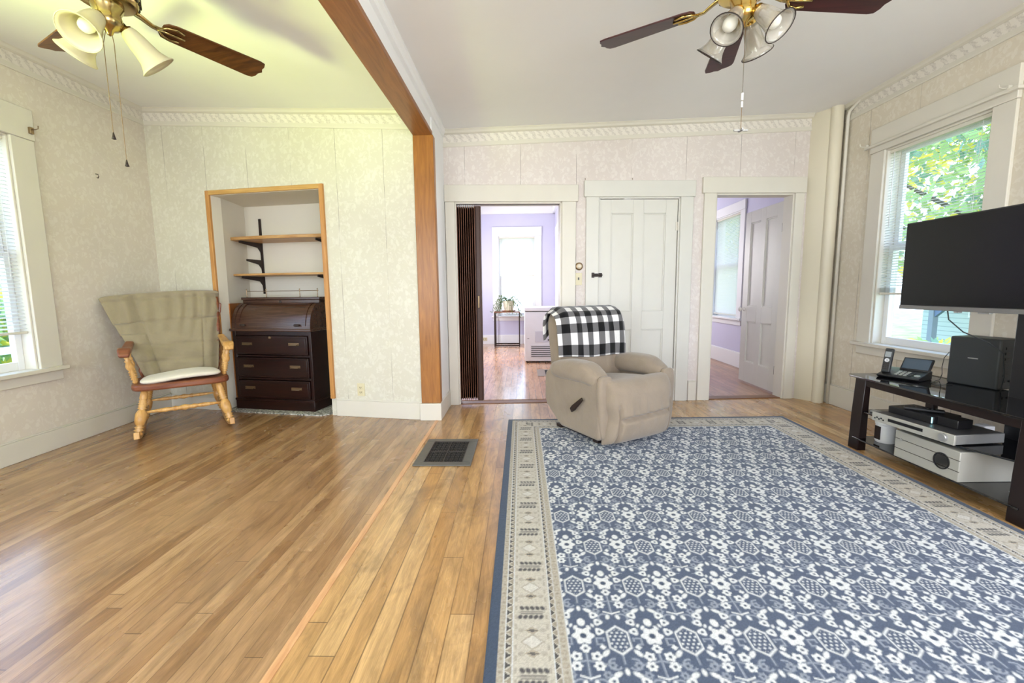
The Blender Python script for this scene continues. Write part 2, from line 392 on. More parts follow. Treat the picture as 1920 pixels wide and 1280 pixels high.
M['niche'] = paint('niche_white_paint', srgb(226, 220, 206), .6, .02, 3)
# ------------------------------------------------------------------ the setting: frames of the walls
BL = Frame((-3.52, 4.185), (-.885, 3.74))       # back wall of the left room
ST = Frame((-.735, 3.745), (-.728, 4.24))       # stub wall side, facing the right room (used for its base)
BR = Frame((-.735, 4.24), (2.90, 4.457))        # back wall of the right room
RW = Frame((3.0, 4.40), (3.04, -1.6))
LW = Frame((-3.21, -1.6), (-3.525, 4.3))
RE = Frame((3.04, -1.6), (-3.21, -1.6))
def zc_l(x, y): f = (-.9-x)/2.62; return 2.60+f*(.24+.03*(y-4.18))
def zc_r(x): return 2.612+(x+.735)*(.168/3.735)

# floors
def floor_quad(name, pts, mat):
    mb = MB(); n = len(pts); mb.ring_loft([[(x, y, -.06) for x, y in pts], [(x, y, 0) for x, y in pts]]); return struct(build(name, mb, mat))
floor_quad('floor', [(-.745, -1.7), (3.2, -1.7), (3.2, 4.50), (-.745, 4.26)], M['floor_r'])
floor_quad('floor_left', [(-3.75, -1.7), (-.765, -1.7), (-.765, 4.9), (-3.75, 4.9)], M['floor_l'])
floor_quad('floor_kitchen', [(-1.5, 4.37), (.9, 4.50), (.9, 9.5), (-1.5, 9.5)], M['floor_k'])
floor_quad('floor_side_room', [(1.0, 4.52), (3.3, 4.60), (3.3, 8.6), (1.0, 8.6)], M['floor_s'])
struct(build('trim_1', MB().box(-.769, -.741, -1.6, 3.70, -.02, .003), M['strip'], bevel=.001))
struct(build('trim_2', MB().box(-.13, .55, 0, .13, -.03, .006, Matrix.Translation((0, 0, 0))), M['thresh'], loc=(-.2+.0, 4.262, 0), rotz=BR.a))
mb = MB().box(-.55, .46, 0, .115, -.03, .006)
struct(build('trim_3', mb, M['thresh'], loc=(-.09, 4.285, 0), rotz=BR.a, bevel=.004))
mb = MB().box(0, .86, 0, .125, -.03, .008)
struct(build('trim_4', mb, M['thresh'], loc=(1.84, 4.398, 0), rotz=BR.a, bevel=.004))
bpy.data.objects.remove(bpy.data.objects['trim_2'])

# walls
wall(BL, 'wall_back_left', M['wp_green'], zc_l(-3.52, 4.18)+.02, 2.64, .10, [(.659, 1.789, 0, 2.03)])
wall(BR, 'wall_back', M['wp_cream'], 2.66, 2.80, .12, [(.100, 1.122, 0, 1.965), (1.480, 2.274, 0, 2.008), (2.622, 3.40, 0, 2.04)])
wall(RW, 'wall_right', M['wp_right'], 2.84, 2.84, .16, [(.60, 1.42, .645, 2.245), (2.9, 3.75, .645, 2.245)])
wall(LW, 'wall_left', M['wp_left'], 2.9, 2.9, .16, [(3.66, 4.592, .605, 2.205), (1.45, 2.4, .605, 2.205)])
wall(RE, 'wall_rear', M['wp_cream'], 2.9, 2.9, .14, [(.5, 2.6, .55, 2.3), (4.1, 5.95, .55, 2.3)])  # rear openings invented as places for the added lamps
# stub of the removed wall: a body between the two rooms
mb = MB(); poly = [(-.885, 3.74), (-.735, 3.74), (-.728, 4.36), (-.88, 4.36)]
mb.ring_loft([[(x, y, 0) for x, y in poly], [(x, y, 2.66) for x, y in poly]]); struct(build('wall_partition', mb, M['white']))
mb = MB().box(-.878, -.742, -1.6, 3.75, 2.425, 2.66); struct(build('wall_partition_header', mb, M['white']))
# niche behind the left back wall
mb = MB()
A, B_, C_, D_ = BL.at(.659, 0, 0), Vector((-2.93, 4.66, 0)), Vector((-1.70, 4.452, 0)), BL.at(1.789, 0, 0)
T = Vector((0, 0, 2.03)); off = BL.n*.0995
mb.add([A+off, B_, C_, D_+off, A+T+off, B_+T, C_+T, D_+T+off], [(0, 1, 5, 4), (1, 2, 6, 5), (2, 3, 7, 6), (4, 5, 6, 7)])
struct(build('wall_niche', mb, M['niche']))
struct(fbuild(BL, 'trim_9', MB().box(.659, .664, .001, .11, 0, 2.03).box(1.784, 1.789, .001, .11, .0, 2.03).box(.664, 1.784, .001, .11, 2.024, 2.03), M['niche']))
mb = MB(); a2 = A+off+Vector((.004, 0, 0)); b2 = B_+Vector((.004, -.005, 0))
mb.ring_loft([[tuple(a2), tuple(b2), tuple(b2+Vector((.012, 0, 0))), tuple(a2+Vector((.012, 0, 0)))], [tuple(v+Vector((0, 0, 1.03))) for v in (a2, b2, b2+Vector((.012, 0, 0)), a2+Vector((.012, 0, 0)))]])
struct(build('trim_5', mb, wood('niche_oak_panelling', srgb(132, 76, 32), srgb(176, 112, 56), 'z', .4)))
# ceilings
def ceil(name, pts, zf):
    mb = MB(); nx, ny = 8, 8; (x0, x1, y0, y1) = pts
    mb.grid(lambda u, v: (x0+(x1-x0)*u, y0+(y1-y0)*v, zf(x0+(x1-x0)*u, y0+(y1-y0)*v)), nx, ny)
    return struct(build(name, mb, M['ceil']))
ceil('ceiling_left', (-3.75, -.80, -1.75, 4.9), zc_l)
ceil('ceiling', (-.82, 3.25, -1.75, 4.62), lambda x, y: zc_r(x))
struct(build('sun_block_slab', MB().box(-3.9, 3.5, -2, 9.7, 3.15, 3.3), M['white']))  # unseen slab added above the ceilings to keep the sun out
# kitchen behind the left doorway
KX0, KX1, KY = -1.42, .69, 9.27
KF = Frame((KX0, KY), (KX1, KY)); KR = Frame((KX1, KY), (KX1, 4.45)); KL = Frame((KX0, 4.33), (KX0, KY))
zk = 2.88
wall(KF, 'wall_kitchen_far', M['lav'], zk, zk, .14, [(.93, 1.70, .60, 2.26)])
wall(KR, 'wall_kitchen_right', M['lav'], zk, zk, .12, [(.55, 1.30, .7, 2.2)])
wall(KL, 'wall_kitchen_left', M['lav'], zk, zk, .1)
struct(build('ceiling_kitchen', MB().box(KX0-.1, KX1+.1, 4.36, KY+.14, zk, zk+.05), M['white']))
# small room behind the right doorway
SX0, SX1, SY = 1.02, 3.10, 8.4
SR = Frame((SX1, SY), (SX1, 4.62)); SF = Frame((SX0, SY), (SX1, SY)); SL = Frame((SX0, 4.5), (SX0, SY))
wall(SR, 'wall_side_room_right', M['lav'], 2.7, 2.7, .14, [(1.205, 2.04, .70, 2.22)])
wall(SF, 'wall_side_room_far', M['lav'], 2.7, 2.7, .1); wall(SL, 'wall_side_room_left', M['lav'], 2.7, 2.7, .1)
struct(build('ceiling_side_room', MB().box(SX0-.1, SX1+.14, 4.50, SY+.1, 2.7, 2.75), M['white']))

# boxed chase in the right back corner, with a rounded outer half
mb = MB(); pts = [(2.775, 4.53), (2.782, 4.445), (2.872, 4.318)]
for k in range(7):
    a = math.pi*(1.10-k/6*.95); pts.append((2.918+.052*math.cos(a), 4.292-.05*math.sin(a)*.9+.0))
pts += [(2.985, 4.30), (3.03, 4.53)]
mb.ring_loft([[(x, y, 0) for x, y in pts], [(x, y, 2.79) for x, y in pts]])
struct(build('wall_corner_chase', mb, paint('buff_chase_paint', srgb(222, 214, 192), .45, .03, 3), smooth='angle'))
# heating pipe beside it
t = thing('heating_pipe', 'thin cream painted vertical pipe running floor to ceiling beside the boxed corner chase', 'pipe', (2.975, 4.235, 0))
build('pipe', MB().tube([(0, 0, .0), (0, 0, 2.66), (.0, -.015, 2.71), (.01, -.10, 2.755), (.01, -.16, 2.768)], .014, 10), M['trim'], t, smooth=True)
build('ceiling_flange', MB().lathe([(.03, 0), (.022, .012), (.015, .016)], (.01, -.155, 2.783), (.01, -.155, 2.7), 14), M['trim'], t, smooth=True)

# ---------------------------------------------------------------- trims along the walls
TN = [10]
def trim(fr, mat, *boxes, bevel=.003, name=None):
    mb = MB()
    for b in boxes: mb.box(*b)
    TN[0] += 1
    return struct(fbuild(fr, name or 'trim_%d' % TN[0], mb, mat, bevel=bevel))
def slope_strip(fr, mat, x0, x1, z0f, z1f, prof, name=None):
    """strip whose z follows the sloping ceiling; prof: list of (y, dz) section points measured down from the ceiling"""
    TN[0] += 1
    r = [[(x, y, zf+dz) for y, dz in prof] for x, zf in ((x0, z0f), (x1, z1f))]
    return struct(fbuild(fr, name or 'trim_%d' % TN[0], MB().ring_loft(r), mat))
CROWN = [(.0, .03), (-.045, .03), (-.045, -.004), (-.034, -.014), (-.026, -.03), (-.012, -.038), (0, -.04)]
BORD = [(0, -.035), (-.006, -.035), (-.006, -.118), (0, -.118)]
RAIL = [(0, -.110), (-.010, -.112), (-.012, -.142), (-.008, -.150), (0, -.150)]
def crown_set(fr, x0, x1, za, zb):
    slope_strip(fr, M['trim'], x0, x1, za, zb, CROWN); slope_strip(fr, M['border'], x0, x1, za, zb, BORD); slope_strip(fr, M['trim'], x0, x1, za, zb, RAIL)
crown_set(BL, 0, BL.L, zc_l(-3.52, 4.18), zc_l(-.9, 3.74))
crown_set(BR, 0, 3.53, zc_r(-.735), zc_r(2.78))
crown_set(RW, .10, RW.L, 2.781, 2.785)
def zlw(y): return zc_l(-3.26, y)
crown_set(LW, .0, LW.L-.12, zc_l(-3.21, -1.6), zc_l(-3.52, 4.18))
# crown of the header on the right-room side, running to the camera
mb = MB(); prof = [(-.742, 2.60), (-.70, 2.62), (-.70, 2.592), (-.715, 2.575), (-.722, 2.555), (-.742, 2.545)]
mb.ring_loft([[(x, y, z) for x, z in prof] for y in (-1.6, 4.25)]); struct(build('trim_8', mb, M['white']))

# pine casing of the wide opening: header board and post board
mb = MB().box(-.890, -.728, -1.6, 3.735, 2.400, 2.432); struct(build('trim_6', mb, M['pine'], bevel=.004))
mb = MB().box(-.890, -.73, 3.722, 3.745, .152, 2.402).box(-.737, -.722, 3.722, 3.80, .152, 2.402); struct(build('trim_7', mb, M['pine_v'], bevel=.004))
# baseboards
def base(fr, name, x0, x1, h, mat=None, y=0):
    mb = MB().box(x0, x1, -.018-y, 0, 0, h-.012).box(x0, x1, -.012-y, 0, h-.012, h)
    return struct(fbuild(fr, name, mb, mat or M['trim'], bevel=.003))
base(BL, 'baseboard_back_left', 1.84, BL.L, .16); base(BL, 'baseboard_corner', 0.0, .615, .135)
base(LW, 'baseboard_left', 0, 5.78, .155)
base(RW, 'baseboard_right', .10, RW.L, .20)
base(BR, 'baseboard_back_gap', 1.285, 1.335, .2); base(BR, 'baseboard_back_right', 2.41, 2.49, .205)
mb = MB().box(-.902, -.715, 3.70, 3.76, 0, .152).box(-.736, -.715, 3.76, 4.235, 0, .152); struct(build('baseboard_partition', mb, M['trim'], bevel=.003))
base(KF, 'baseboard_kitchen_far', 0, KF.L, .2, M['white']); base(KR, 'baseboard_kitchen_right', 0, KR.L, .2, M['white'])
base(SR, 'baseboard_side_room', 0, SR.L-.2, .22, M['white']); base(SF, 'baseboard_side_room_far', 0, SF.L, .22, M['white'])
trim(KF, M['white'], (0, KF.L, -.05, 0, zk-.17, zk)); trim(KR, M['white'], (0, KR.L, -.05, 0, zk-.17, zk))

# door casings on the back wall (BR frame): head boards, legs, inner jamb linings
def casing(fr, a, b, top, head, leg_w, th, mat, ears=(.02, .02), lining=.13, rl=None):
    rl = rl or leg_w
    trim(fr, mat, (a-leg_w[0]-ears[0], b+rl[1]+ears[1], -.030, 0, top, top+head), bevel=.004)
    trim(fr, mat, (a-leg_w[0], a, -.024, 0, 0, top), bevel=.004); trim(fr, mat, (b, b+rl[1], -.024, 0, 0, top), bevel=.004)
    trim(fr, mat, (a-.002, a+.014, -.004, lining, 0, top), (b-.014, b+.002, -.004, lining, 0, top), (a, b, -.004, lining, top-.014, top+.002), bevel=0)
casing(BR, .100, 1.122, 1.965, .155, (.09, .135), .024, M['trim'], (.005, .02))
casing(BR, 1.480, 2.274, 2.008, .15, (.125, .125), .024, M['trim_cool'], (.02, .015))
casing(BR, 2.622, 3.40, 2.04, .15, (.12, .09), .024, M['trim'], (.02, .015))

# ---------------------------------------------------------------- windows
def window(n, fr, a, b, z0, z1, cas=(.12, .12), head=.19, th=.16, mid=None, ears=.05, mat=None, shelf=False, y_s=.07, split=.5):
    mat = mat or M['trim']
    w = bpy.data.objects.new('window_%d' % n, None); COL.objects.link(w); w.location = fr.P; w.rotation_euler = (0, 0, fr.a); struct(w)
    mb = MB().box(a-cas[0], a, -.022, 0, z0, z1).box(b, b+cas[1], -.022, 0, z0, z1).box(a-cas[0]-.005, b+cas[1]+.005, -.028, 0, z1, z1+head)
    if shelf: mb.box(a-cas[0]-ears, b+cas[1]+ears, -.055, 0, z1+.045, z1+.066)
    mb.box(a-.001, a+.015, -.004, th, z0, z1).box(b-.015, b+.001, -.004, th, z0, z1).box(a, b, -.004, th, z1-.015, z1+.001)
    build('window_frame', mb, mat, w, bevel=.004)
    mb = MB().box(a-cas[0]-ears, b+cas[1]+ears, -.055, th, z0-.028, z0+.002)
    build('window_sill', mb, mat, w, bevel=.005)
    build('window_apron', MB().box(a-cas[0], b+cas[1], -.018, 0, z0-.10, z0-.028), mat, w, bevel=.003)
    zm = z0+(z1-z0)*split
    for q, (u, v, y) in enumerate(((z0, zm+.02, y_s), (zm-.02, z1, y_s+.035))):
        f = .045; mb = MB().box(a+.015, a+.015+f, y, y+.03, u, v).box(b-.015-f, b-.015, y, y+.03, u, v).box(a+.015+f, b-.015-f, y, y+.03, u, u+f+.015).box(a+.015+f, b-.015-f, y, y+.03, v-f, v)
        s = build('sash', mb, M['white'], w, bevel=.004)
        build('pane', MB().box(a+.06, b-.06, y+.012, y+.016, u+.055, v-.04), M['glass'], s)
    return w
def blind(label, fr, a, b, zt, zb, y, pitch=.0215, tilt=25, w=.025, group=None, stack=0, wand=True, droop=0):
    t = thing('venetian_blind', label, 'blind', fr.P, fr.a, group)
    build('head_rail', MB().box(a, b, y-.016, y+.016, zt-.026, zt), M['blindrail'], t, bevel=.002)
    mb = MB(); z = zt-.04; ca, sa = math.cos(R(tilt)), math.sin(R(tilt)); zs = []
    while z > zb+.03+stack*.004:
        zs.append((z, ca, sa)); z -= pitch
    for k in range(stack): zs.append((zb+.022+k*.004, 1, .0))
    for z, c, s in zs:
        h = w/2; x0, x1 = a+.002, b-.002
        for k in range(2):   # a gently crowned slat, two facets
            u0, u1 = (-h, 0) if k == 0 else (0, h)
            p = lambda u, d: (y+u*c, z+u*s+(.0018 if abs(u) < 1e-6 else 0)+d)
            (ya, za), (yb, zb_) = p(u0, 0), p(u1, 0)
            mb.add([(x0, ya, za), (x1, ya, za), (x1, yb, zb_), (x0, yb, zb_), (x0, ya, za-.0006), (x1, ya, za-.0006), (x1, yb, zb_-.0006), (x0, yb, zb_-.0006)],
                   [(0, 1, 2, 3), (7, 6, 5, 4), (0, 4, 5, 1), (2, 6, 7, 3)])
    build('slats', mb, M['slat'], t)
    build('bottom_rail', MB().box(a+.002, b-.002, y-.013, y+.013, zb, zb+.018), M['blindrail'], t, bevel=.003)
    for x in (a+.09, b-.09): build('ladder_cord', MB().tube([(x, y-.014, zt-.03), (x, y-.014, zb+.01)], .0008, 5), M['white_pl'], t)
    if wand:
        build('tilt_wand', MB().cyl((a+.05, y-.022, zt-.03), (a+.053, y-.024, zt-.62), .0035, n=8), M['white_pl'], t, smooth=True)
        build('lift_cord', MB().tube([(b-.06, y-.02, zt-.03), (b-.066, y-.026, zt-.5), (b-.07, y-.022, zt-.95)], .0014, 6), M['white_pl'], t)
    return t
window(1, LW, 3.66, 4.592, .605, 2.205, (.15, .155), .21, ears=.02)
window(2, RW, .60, 1.42, .645, 2.245, (.14, .14), .20, ears=.03, shelf=True)
window(3, KF, .93, 1.70, .60, 2.26, (.13, .13), .19, .14, ears=.03, mat=M['white'])
window(4, SR, 1.205, 2.04, .70, 2.22, (.12, .13), .13, .14, ears=.04, mat=M['white'])
window(5, KR, .55, 1.30, .7, 2.2, (.12, .12), .17, .12, ears=.03, mat=M['white'])
window(6, RW, 2.9, 3.75, .645, 2.245, (.12, .12), .2); window(7, LW, 1.45, 2.4, .605, 2.205, (.12, .12), .2)  # unseen windows added so that light can enter from both sides
blind('white slatted blind lowered in the ivory wall window by the rocking chair', LW, 3.68, 4.575, 2.19, .86, .03, .0255, 20)
blind('white slatted blind with open slats showing leaves, behind the television', RW, .618, 1.402, 2.232, 1.06, .03, .0215, 22, stack=10)
blind('sunlit white blind half lowered in the window behind the potted plant', KF, .945, 1.685, 2.245, 1.44, .03, .0215, 68)
blind('white slatted blind lowered to the sill in the lavender room beside the open door', SR, 1.22, 2.025, 2.205, .73, .03, .0215, 58)
blind('white blind in the narrow glimpsed window on the kitchen right wall', KR, .565, 1.285, 2.185, 1.5, .03, .0215, 60, wand=False)
# old curtain rod brackets on the casings and small wall hooks
def bracket(lab, p, d, mat):
    t = thing('curtain_bracket', lab, 'bracket', p)
    build('plate', MB().box(-.012, .012, -.012, .012, -.022, .022), mat, t, bevel=.002)
    dv = Vector(d); build('hook', MB().tube([(0, 0, .006), tuple(dv*.035+Vector((0, 0, .006))), tuple(dv*.055+Vector((0, 0, .012))), tuple(dv*.058+Vector((0, 0, .03)))], .003, 6), mat, t, smooth=True)
bracket('white curtain rod bracket on the casing corner nearest the heating pipe', RW.at(.43, -.04, 2.31), (-1, 0, 0), M['trim'])
bracket('white curtain rod bracket on the window casing above the right end of the television', RW.at(1.52, -.04, 2.31), (-1, 0, 0), M['trim'])
bracket('small metal curtain bracket on the window casing corner by the fan pull chains', LW.at(4.72, -.034, 2.27), (1, 0, 0), M['pewter'])
t = thing('wall_hook', 'tiny dark hook screwed into the bare ivory wall above the rocking chair', 'hook', LW.at(5.23, -.002, 2.09))
build('hook', MB().tube([(0, 0, .02), (.018, 0, .018), (.024, 0, 0), (.016, 0, -.014), (.008, 0, -.008)], .003, 6), M['iron'], t, smooth=True)
for x, lab in ((1.345, 'small wire cup hook on the closet door casing at its corner nearest the kitchen doorway'), (1.80, 'small wire cup hook at the middle of the closet door casing top')):
    t = thing('cup_hook', lab, 'hook', BR.at(x, -.015, 2.158))
    build('wire', MB().tube([(0, 0, 0), (0, -.004, .012), (0, .006, .024), (0, .016, .016)], .0018, 6), M['pewter'], t, smooth=True)
# ------------------------------------------------------------------ doors
def panel_door(mb, w, h, t, y0=0):
    """four-panel door slab in x 0..w, y y0..y0+t"""
    st, mid = .115, .10; lock0, lock1 = .72, .90; rb, rt = .24, .13
    xs = [(0, st), (w/2-mid/2, w/2+mid/2), (w-st, w)]
    for a, b in xs: mb.box(a, b, y0, y0+t, 0, h)
    for a, b in ((st, w/2-mid/2), (w/2+mid/2, w-st)):
        for u, v in ((0, rb), (lock0, lock1), (h-rt, h)): mb.box(a, b, y0, y0+t, u, v)
        for u, v in ((rb, lock0), (lock1, h-rt)):
            mb.box(a, b, y0+.014, y0+t-.014, u, v)
            s = .012
            for yy, y1 in ((y0+.006, y0+.014), (y0+t-.014, y0+t-.006)):
                mb.box(a, a+s, yy, y1, u, v).box(b-s, b, yy, y1, u, v).box(a+s, b-s, yy, y1, u, u+s).box(a+s, b-s, yy, y1, v-s, v)
    return mb
d2 = bpy.data.objects.new('door_2', None); COL.objects.link(d2); d2.location = BR.at(1.488, .0, .012); d2.rotation_euler = (0, 0, BR.a); struct(d2)
build('door_panel', panel_door(MB(), .766, 1.976, .035, .004), M['trim_cool'], d2, bevel=.002)
build('latch', MB().box(-.055, -.012, -.034, -.02, 1.24, 1.272).box(-.012, .03, -.014, .004, 1.236, 1.276).box(-.075, -.05, -.036, -.022, 1.232, 1.28).cyl((-.07, -.038, 1.256), (.03, -.034, 1.256), .006, n=8), M['iron'], d2, bevel=.002)
for z in (.28, 1.72):
    build('hinge', MB().cyl((.771, -.006, z-.04), (.771, -.006, z+.04), .007, n=8).box(.75, .771, -.003, .004, z-.04, z+.04), M['trim'], d2)
d3 = bpy.data.objects.new('door_3', None); COL.objects.link(d3); d3.location = (2.682, 4.60, .02); d3.rotation_euler = (0, 0, R(90.5)); struct(d3)
build('door_panel', panel_door(MB(), .745, 1.985, .036, -.018), M['trim_cool'], d3, bevel=.002)
k = MB().lathe([(.022, 0), (.022, .004), (.009, .008), (.009, .03), (.024, .04), (.028, .052), (.02, .064), (.004, .067)], (.69, .018, .86), (.69, .1, .86), 18)
k.lathe([(.022, 0), (.022, .004), (.009, .008), (.009, .03), (.024, .04), (.028, .052), (.02, .064), (.004, .067)], (.69, -.018, .86), (.69, -.1, .86), 18)
build('door_knob', k, solid('white_porcelain', srgb(226, 222, 216), .15), d3, smooth=True)
for z in (.24, 1.72): build('hinge', MB().cyl((-.004, .02, z-.045), (-.004, .02, z+.045), .008, n=8).box(-.004, .02, .016, .02, z-.045, z+.045), M['iron'], d3)

# folding accordion door bunched at the left of the kitchen doorway
t = thing('accordion_door', 'dark brown folding accordion door bunched open at one side of the kitchen doorway', 'folding door', BR.at(.118, .05, .03), BR.a)
mb = MB(); n = 16; W = .165
pts = [(W*i/n, (.05 if i % 2 else -.05)) for i in range(n+1)]
def pleat(x): return x
vs = []; fs = []
for i, (x, y) in enumerate(pts):
    zb = .012+.012*random.random(); vs += [(x, y-.0015, zb), (x, y-.0015, 1.90), (x, y+.0015, zb), (x, y+.0015, 1.90)]
for i in range(n):
    a, b = i*4, i*4+4
    fs += [(a, b, b+1, a+1), (a+2, a+3, b+3, b+2), (a, a+2, b+2, b), (a+1, b+1, b+3, a+3)]
mb.add(vs, fs); build('pleated_panel', mb, M['brown_vinyl'], t)
mb = MB()
for i in range(1, n, 2): mb.cyl((W*i/n, 0, 1.89), (W*i/n, 0, 1.922), .006, n=8)
fb = MB()
for i in range(0, n+1, 2): fb.cyl((W*i/n, -.051, .03), (W*i/n, -.051, 1.898), .0026, n=6)
build('fold_highlight_beads', fb, M['fold_highlight'], t)  # thin beads paint the catch-light along the front folds
build('hangers', mb, M['white_pl'], t)
lp = build('lead_post', MB().box(W, W+.062, -.022, .022, .005, 1.905).box(W+.012, W+.05, -.03, .03, .005, 1.90), M['brown_vinyl'], t, bevel=.004)
build('pull_handle', MB().box(W+.02, W+.036, -.045, -.028, .93, 1.05), M['pewter'], lp, bevel=.004)
build('track', MB().box(-.012, .985, -.02, .02, 1.918, 1.932), M['iron'], t)

# ------------------------------------------------------------------ oak frame round the niche, shelves on standards
t = thing('niche_frame', 'light oak picture-frame trim around the recessed shelf niche in the left wall', 'trim frame', BL.P, BL.a)
a, b, zt = .659, 1.789, 2.03; f = .036
build('frame_side', MB().box(a-f, a+.004, -.022, .004, 0, zt+f), M['oakframe'], t, bevel=.004)
build('frame_side', MB().box(b-.004, b+f, -.022, .004, .16, zt+f), M['oakframe'], t, bevel=.004)
build('frame_top', MB().box(a-f+.036, b+f-.036, -.0225, .004, zt-.004, zt+f), M['oakframe_x'], t, bevel=.004)
NB = Frame((-2.93, 4.66), (-1.70, 4.452))
def standard(lab, s, z0, z1, arms):
    t = thing('shelf_standard', lab, 'shelf standard', NB.at(s, -.002, 0), NB.a, 'shelf standards in the niche')
    build('rail', MB().box(-.012, .012, -.014, 0, z0, z1), M['iron'], t, bevel=.002)
    for z, L in arms:
        prof = [(-.012, z-.16), (-.016, z-.16), (-.026, z-.09), (-.06, z-.05), (-L, z-.022), (-L, z-.002), (-.012, z-.002)]
        build('bracket', MB().prism(prof, 'x', -.005, .005), M['iron'], t)
standard('dark metal shelf standard nearest the rocking chair, with an extra empty bracket', .185, 1.12, 1.90, [(1.648, .30), (1.475, .22), (1.30, .30)])
standard('dark metal shelf standard half hidden behind the frame side nearest the outlet wall', 1.03, 1.12, 1.88, [(1.648, .30), (1.30, .30)])
def niche_shelf(lab, z, th, bow, tk):
    poly = []
    for k in range(13):
        u = k/12; poly.append((.085+u*1.10, -.335-bow*math.sin(math.pi*u)+(.02 if k == 0 else 0)))
    poly += [(1.185, -.016), (.04, -.016)]
    o = fbuild(NB, 'shelf_board', MB().prism(poly, 'z', z, z+th), M['shelfwood'], bevel=.003)
    return tag(o, lab, 'shelf', 'boards in the niche')
niche_shelf('thicker upper wooden shelf board in the niche', 1.648, .030, .03, 1)
niche_shelf('thinner lower wooden shelf board in the niche just above the roll-top desk', 1.30, .020, .012, 0)

# ------------------------------------------------------------------ roll-top secretary desk (local x along the wall, front at y 0)
D = BL.at(.735, .035, .012)
t = thing('secretary_desk', 'dark mahogany roll-top secretary desk with three drawers standing in the niche', 'desk', D, BL.a)
W = .84; H = 1.075; dp = .40; WT = .04
build('carcass', MB().box(0, .03, .01, dp, .0, .76).box(W-.03, W, .01, dp, 0, .76).box(.03, W-.03, dp-.015, dp, 0, .76).box(.03, W-.03, .012, dp-.015, .09, .11).box(.03, W-.03, .012, dp-.015, .29, .31).box(.03, W-.03, .012, dp-.015, .51, .53).box(0.03, W-.03, .012, dp-.015, .715, .76), M['mahog'], t, bevel=.003)
build('plinth', MB().box(-.008, W+.008, -.004, dp, .0, .085).box(-.012, W+.012, -.010, dp, .085, .105), M['mahog'], t, bevel=.004)
build('ledge', MB().box(-.014, W+.014, -.014, dp, .755, .782), M['mahog_t'], t, bevel=.006)
def rollprof(n=14):
    P = []
    for k in range(n+1):
        u = k/n; a = math.pi/2*u*1.0
        P.append((.012+.16*(1-math.cos(a)), .782+.235*math.sin(a)))
    return P
RP = rollprof()
side = [(dp, .782)]+[(y-.006, z+.006) for y, z in RP][:]+[(dp, 1.045)]
side = [(RP[0][0]-.006, .782)]+[(y-.006, z+.004) for y, z in RP[1:]]+[(.19, 1.045), (dp, 1.045), (dp, .782)]
for x0, x1 in ((0, .034), (W-.034, W)):
    build('roll_side', MB().prism(side, 'x', x0, x1), M['mahog_t'], t)
build('back_panel', MB().box(.034, W-.034, dp-.012, dp, .782, 1.045), M['mahog'], t)
def strip_on_roll(x0, x1, i0, i1, lift):
    P = RP[i0:i1+1]; rings = []
    for k, (y, z) in enumerate(P):
        y0, z0 = P[max(k-1, 0)]; y1, z1 = P[min(k+1, len(P)-1)]; d = Vector((y1-y0, z1-z0)).normalized(); nn = Vector((-d.y, d.x))
        o = Vector((y, z))+nn*lift; q = Vector((y, z))-nn*.012
        rings.append([(x0, o.x, o.y), (x1, o.x, o.y), (x1, q.x, q.y), (x0, q.x, q.y)])
    return rings
roll = build('roll_lid', MB().ring_loft(strip_on_roll(.034, W-.034, 0, 14, 0)), M['mahog_t'], t, smooth='angle')
mb = MB()
for x0, x1, i0, i1 in ((.05, .085, 1, 13), (W-.085, W-.05, 1, 13), (.085, W-.085, 12, 13), (.085, W-.085, 1, 2)): mb.ring_loft(strip_on_roll(x0, x1, i0, i1, .007))
build('raised_frame', mb, M['mahog_t'], roll)
for x in (.13, W-.13): build('lid_pull', MB().pillow((x, -.005, .815), (.03, .012, .011), (.6, .7), 16, 8), M['iron'], roll, smooth=True)
build('upper_rail', MB().box(0.0, W, .165, dp, 1.012, 1.05).box(-.01, W+.01, .155, dp+.0, 1.05, 1.075), M['mahog_t'], t, bevel=.004)
build('keyhole', MB().lathe([(.014, 0), (.014, .004), (.006, .008)], (W/2, .166, 1.03), (W/2, .0, 1.03), 14), M['iron'], t)
build('galley_rail', None or MB().tube([(.03, .19, 1.135), (W-.02, .19, 1.135)], .0028, 8), M['pewter'], t)
for x in (.03, .25, .62, .81):
    build('rail_post', MB().lathe([(.006, 0), (.003, .01), (.004, .03), (.0025, .045), (.005, .06), (.0025, .066), (.006, .074), (.003, .082)], (x, .19, 1.075), (x, .19, 2), 10), M['pewter'], t, smooth=True)
for z0, z1 in ((.115, .285), (.315, .505), (.535, .712)):
    d = build('drawer', MB().box(.034, W-.034, -.004, .35, z0, z1).box(.05, W-.05, -.009, -.004, z0+.016, z1-.016), M['mahog'], t, bevel=.004)
    for x in (.17, W-.17):
        zc = (z0+z1)/2+.015
        build('pull', MB().box(x-.055, x+.055, -.013, -.009, zc-.012, zc+.012).tube([(x-.045, -.013, zc), (x-.04, -.028, zc-.008), (x+.04, -.028, zc-.008), (x+.045, -.013, zc)], .004, 6), M['pewter'], d)
build('drawer_lock', MB().box(W/2-.012, W/2+.012, -.012, -.004, .69, .71), M['pewter'], t)
# mat under it
mb = MB(); m0 = [(.665, -.062), (1.71, -.062), (1.775, .03), (1.775, .42), (.665, .42)]
o = fbuild(BL, 'speckled_mat', MB().prism(m0, 'z', 0, .012), None or (lambda T: (T.bump(T.noise(T.coord(), 120, 3), .3, .003), T.fin(T.ramp(T.noise(T.coord(), 55, 4, .7), [(.35, srgb(70, 70, 66)), (.5, srgb(150, 148, 140)), (.62, srgb(216, 214, 206))]), .8))[1])(NT('speckled_mat_cloth')), bevel=.003)
tag(o, 'speckled grey mat under the roll-top secretary desk', 'mat')

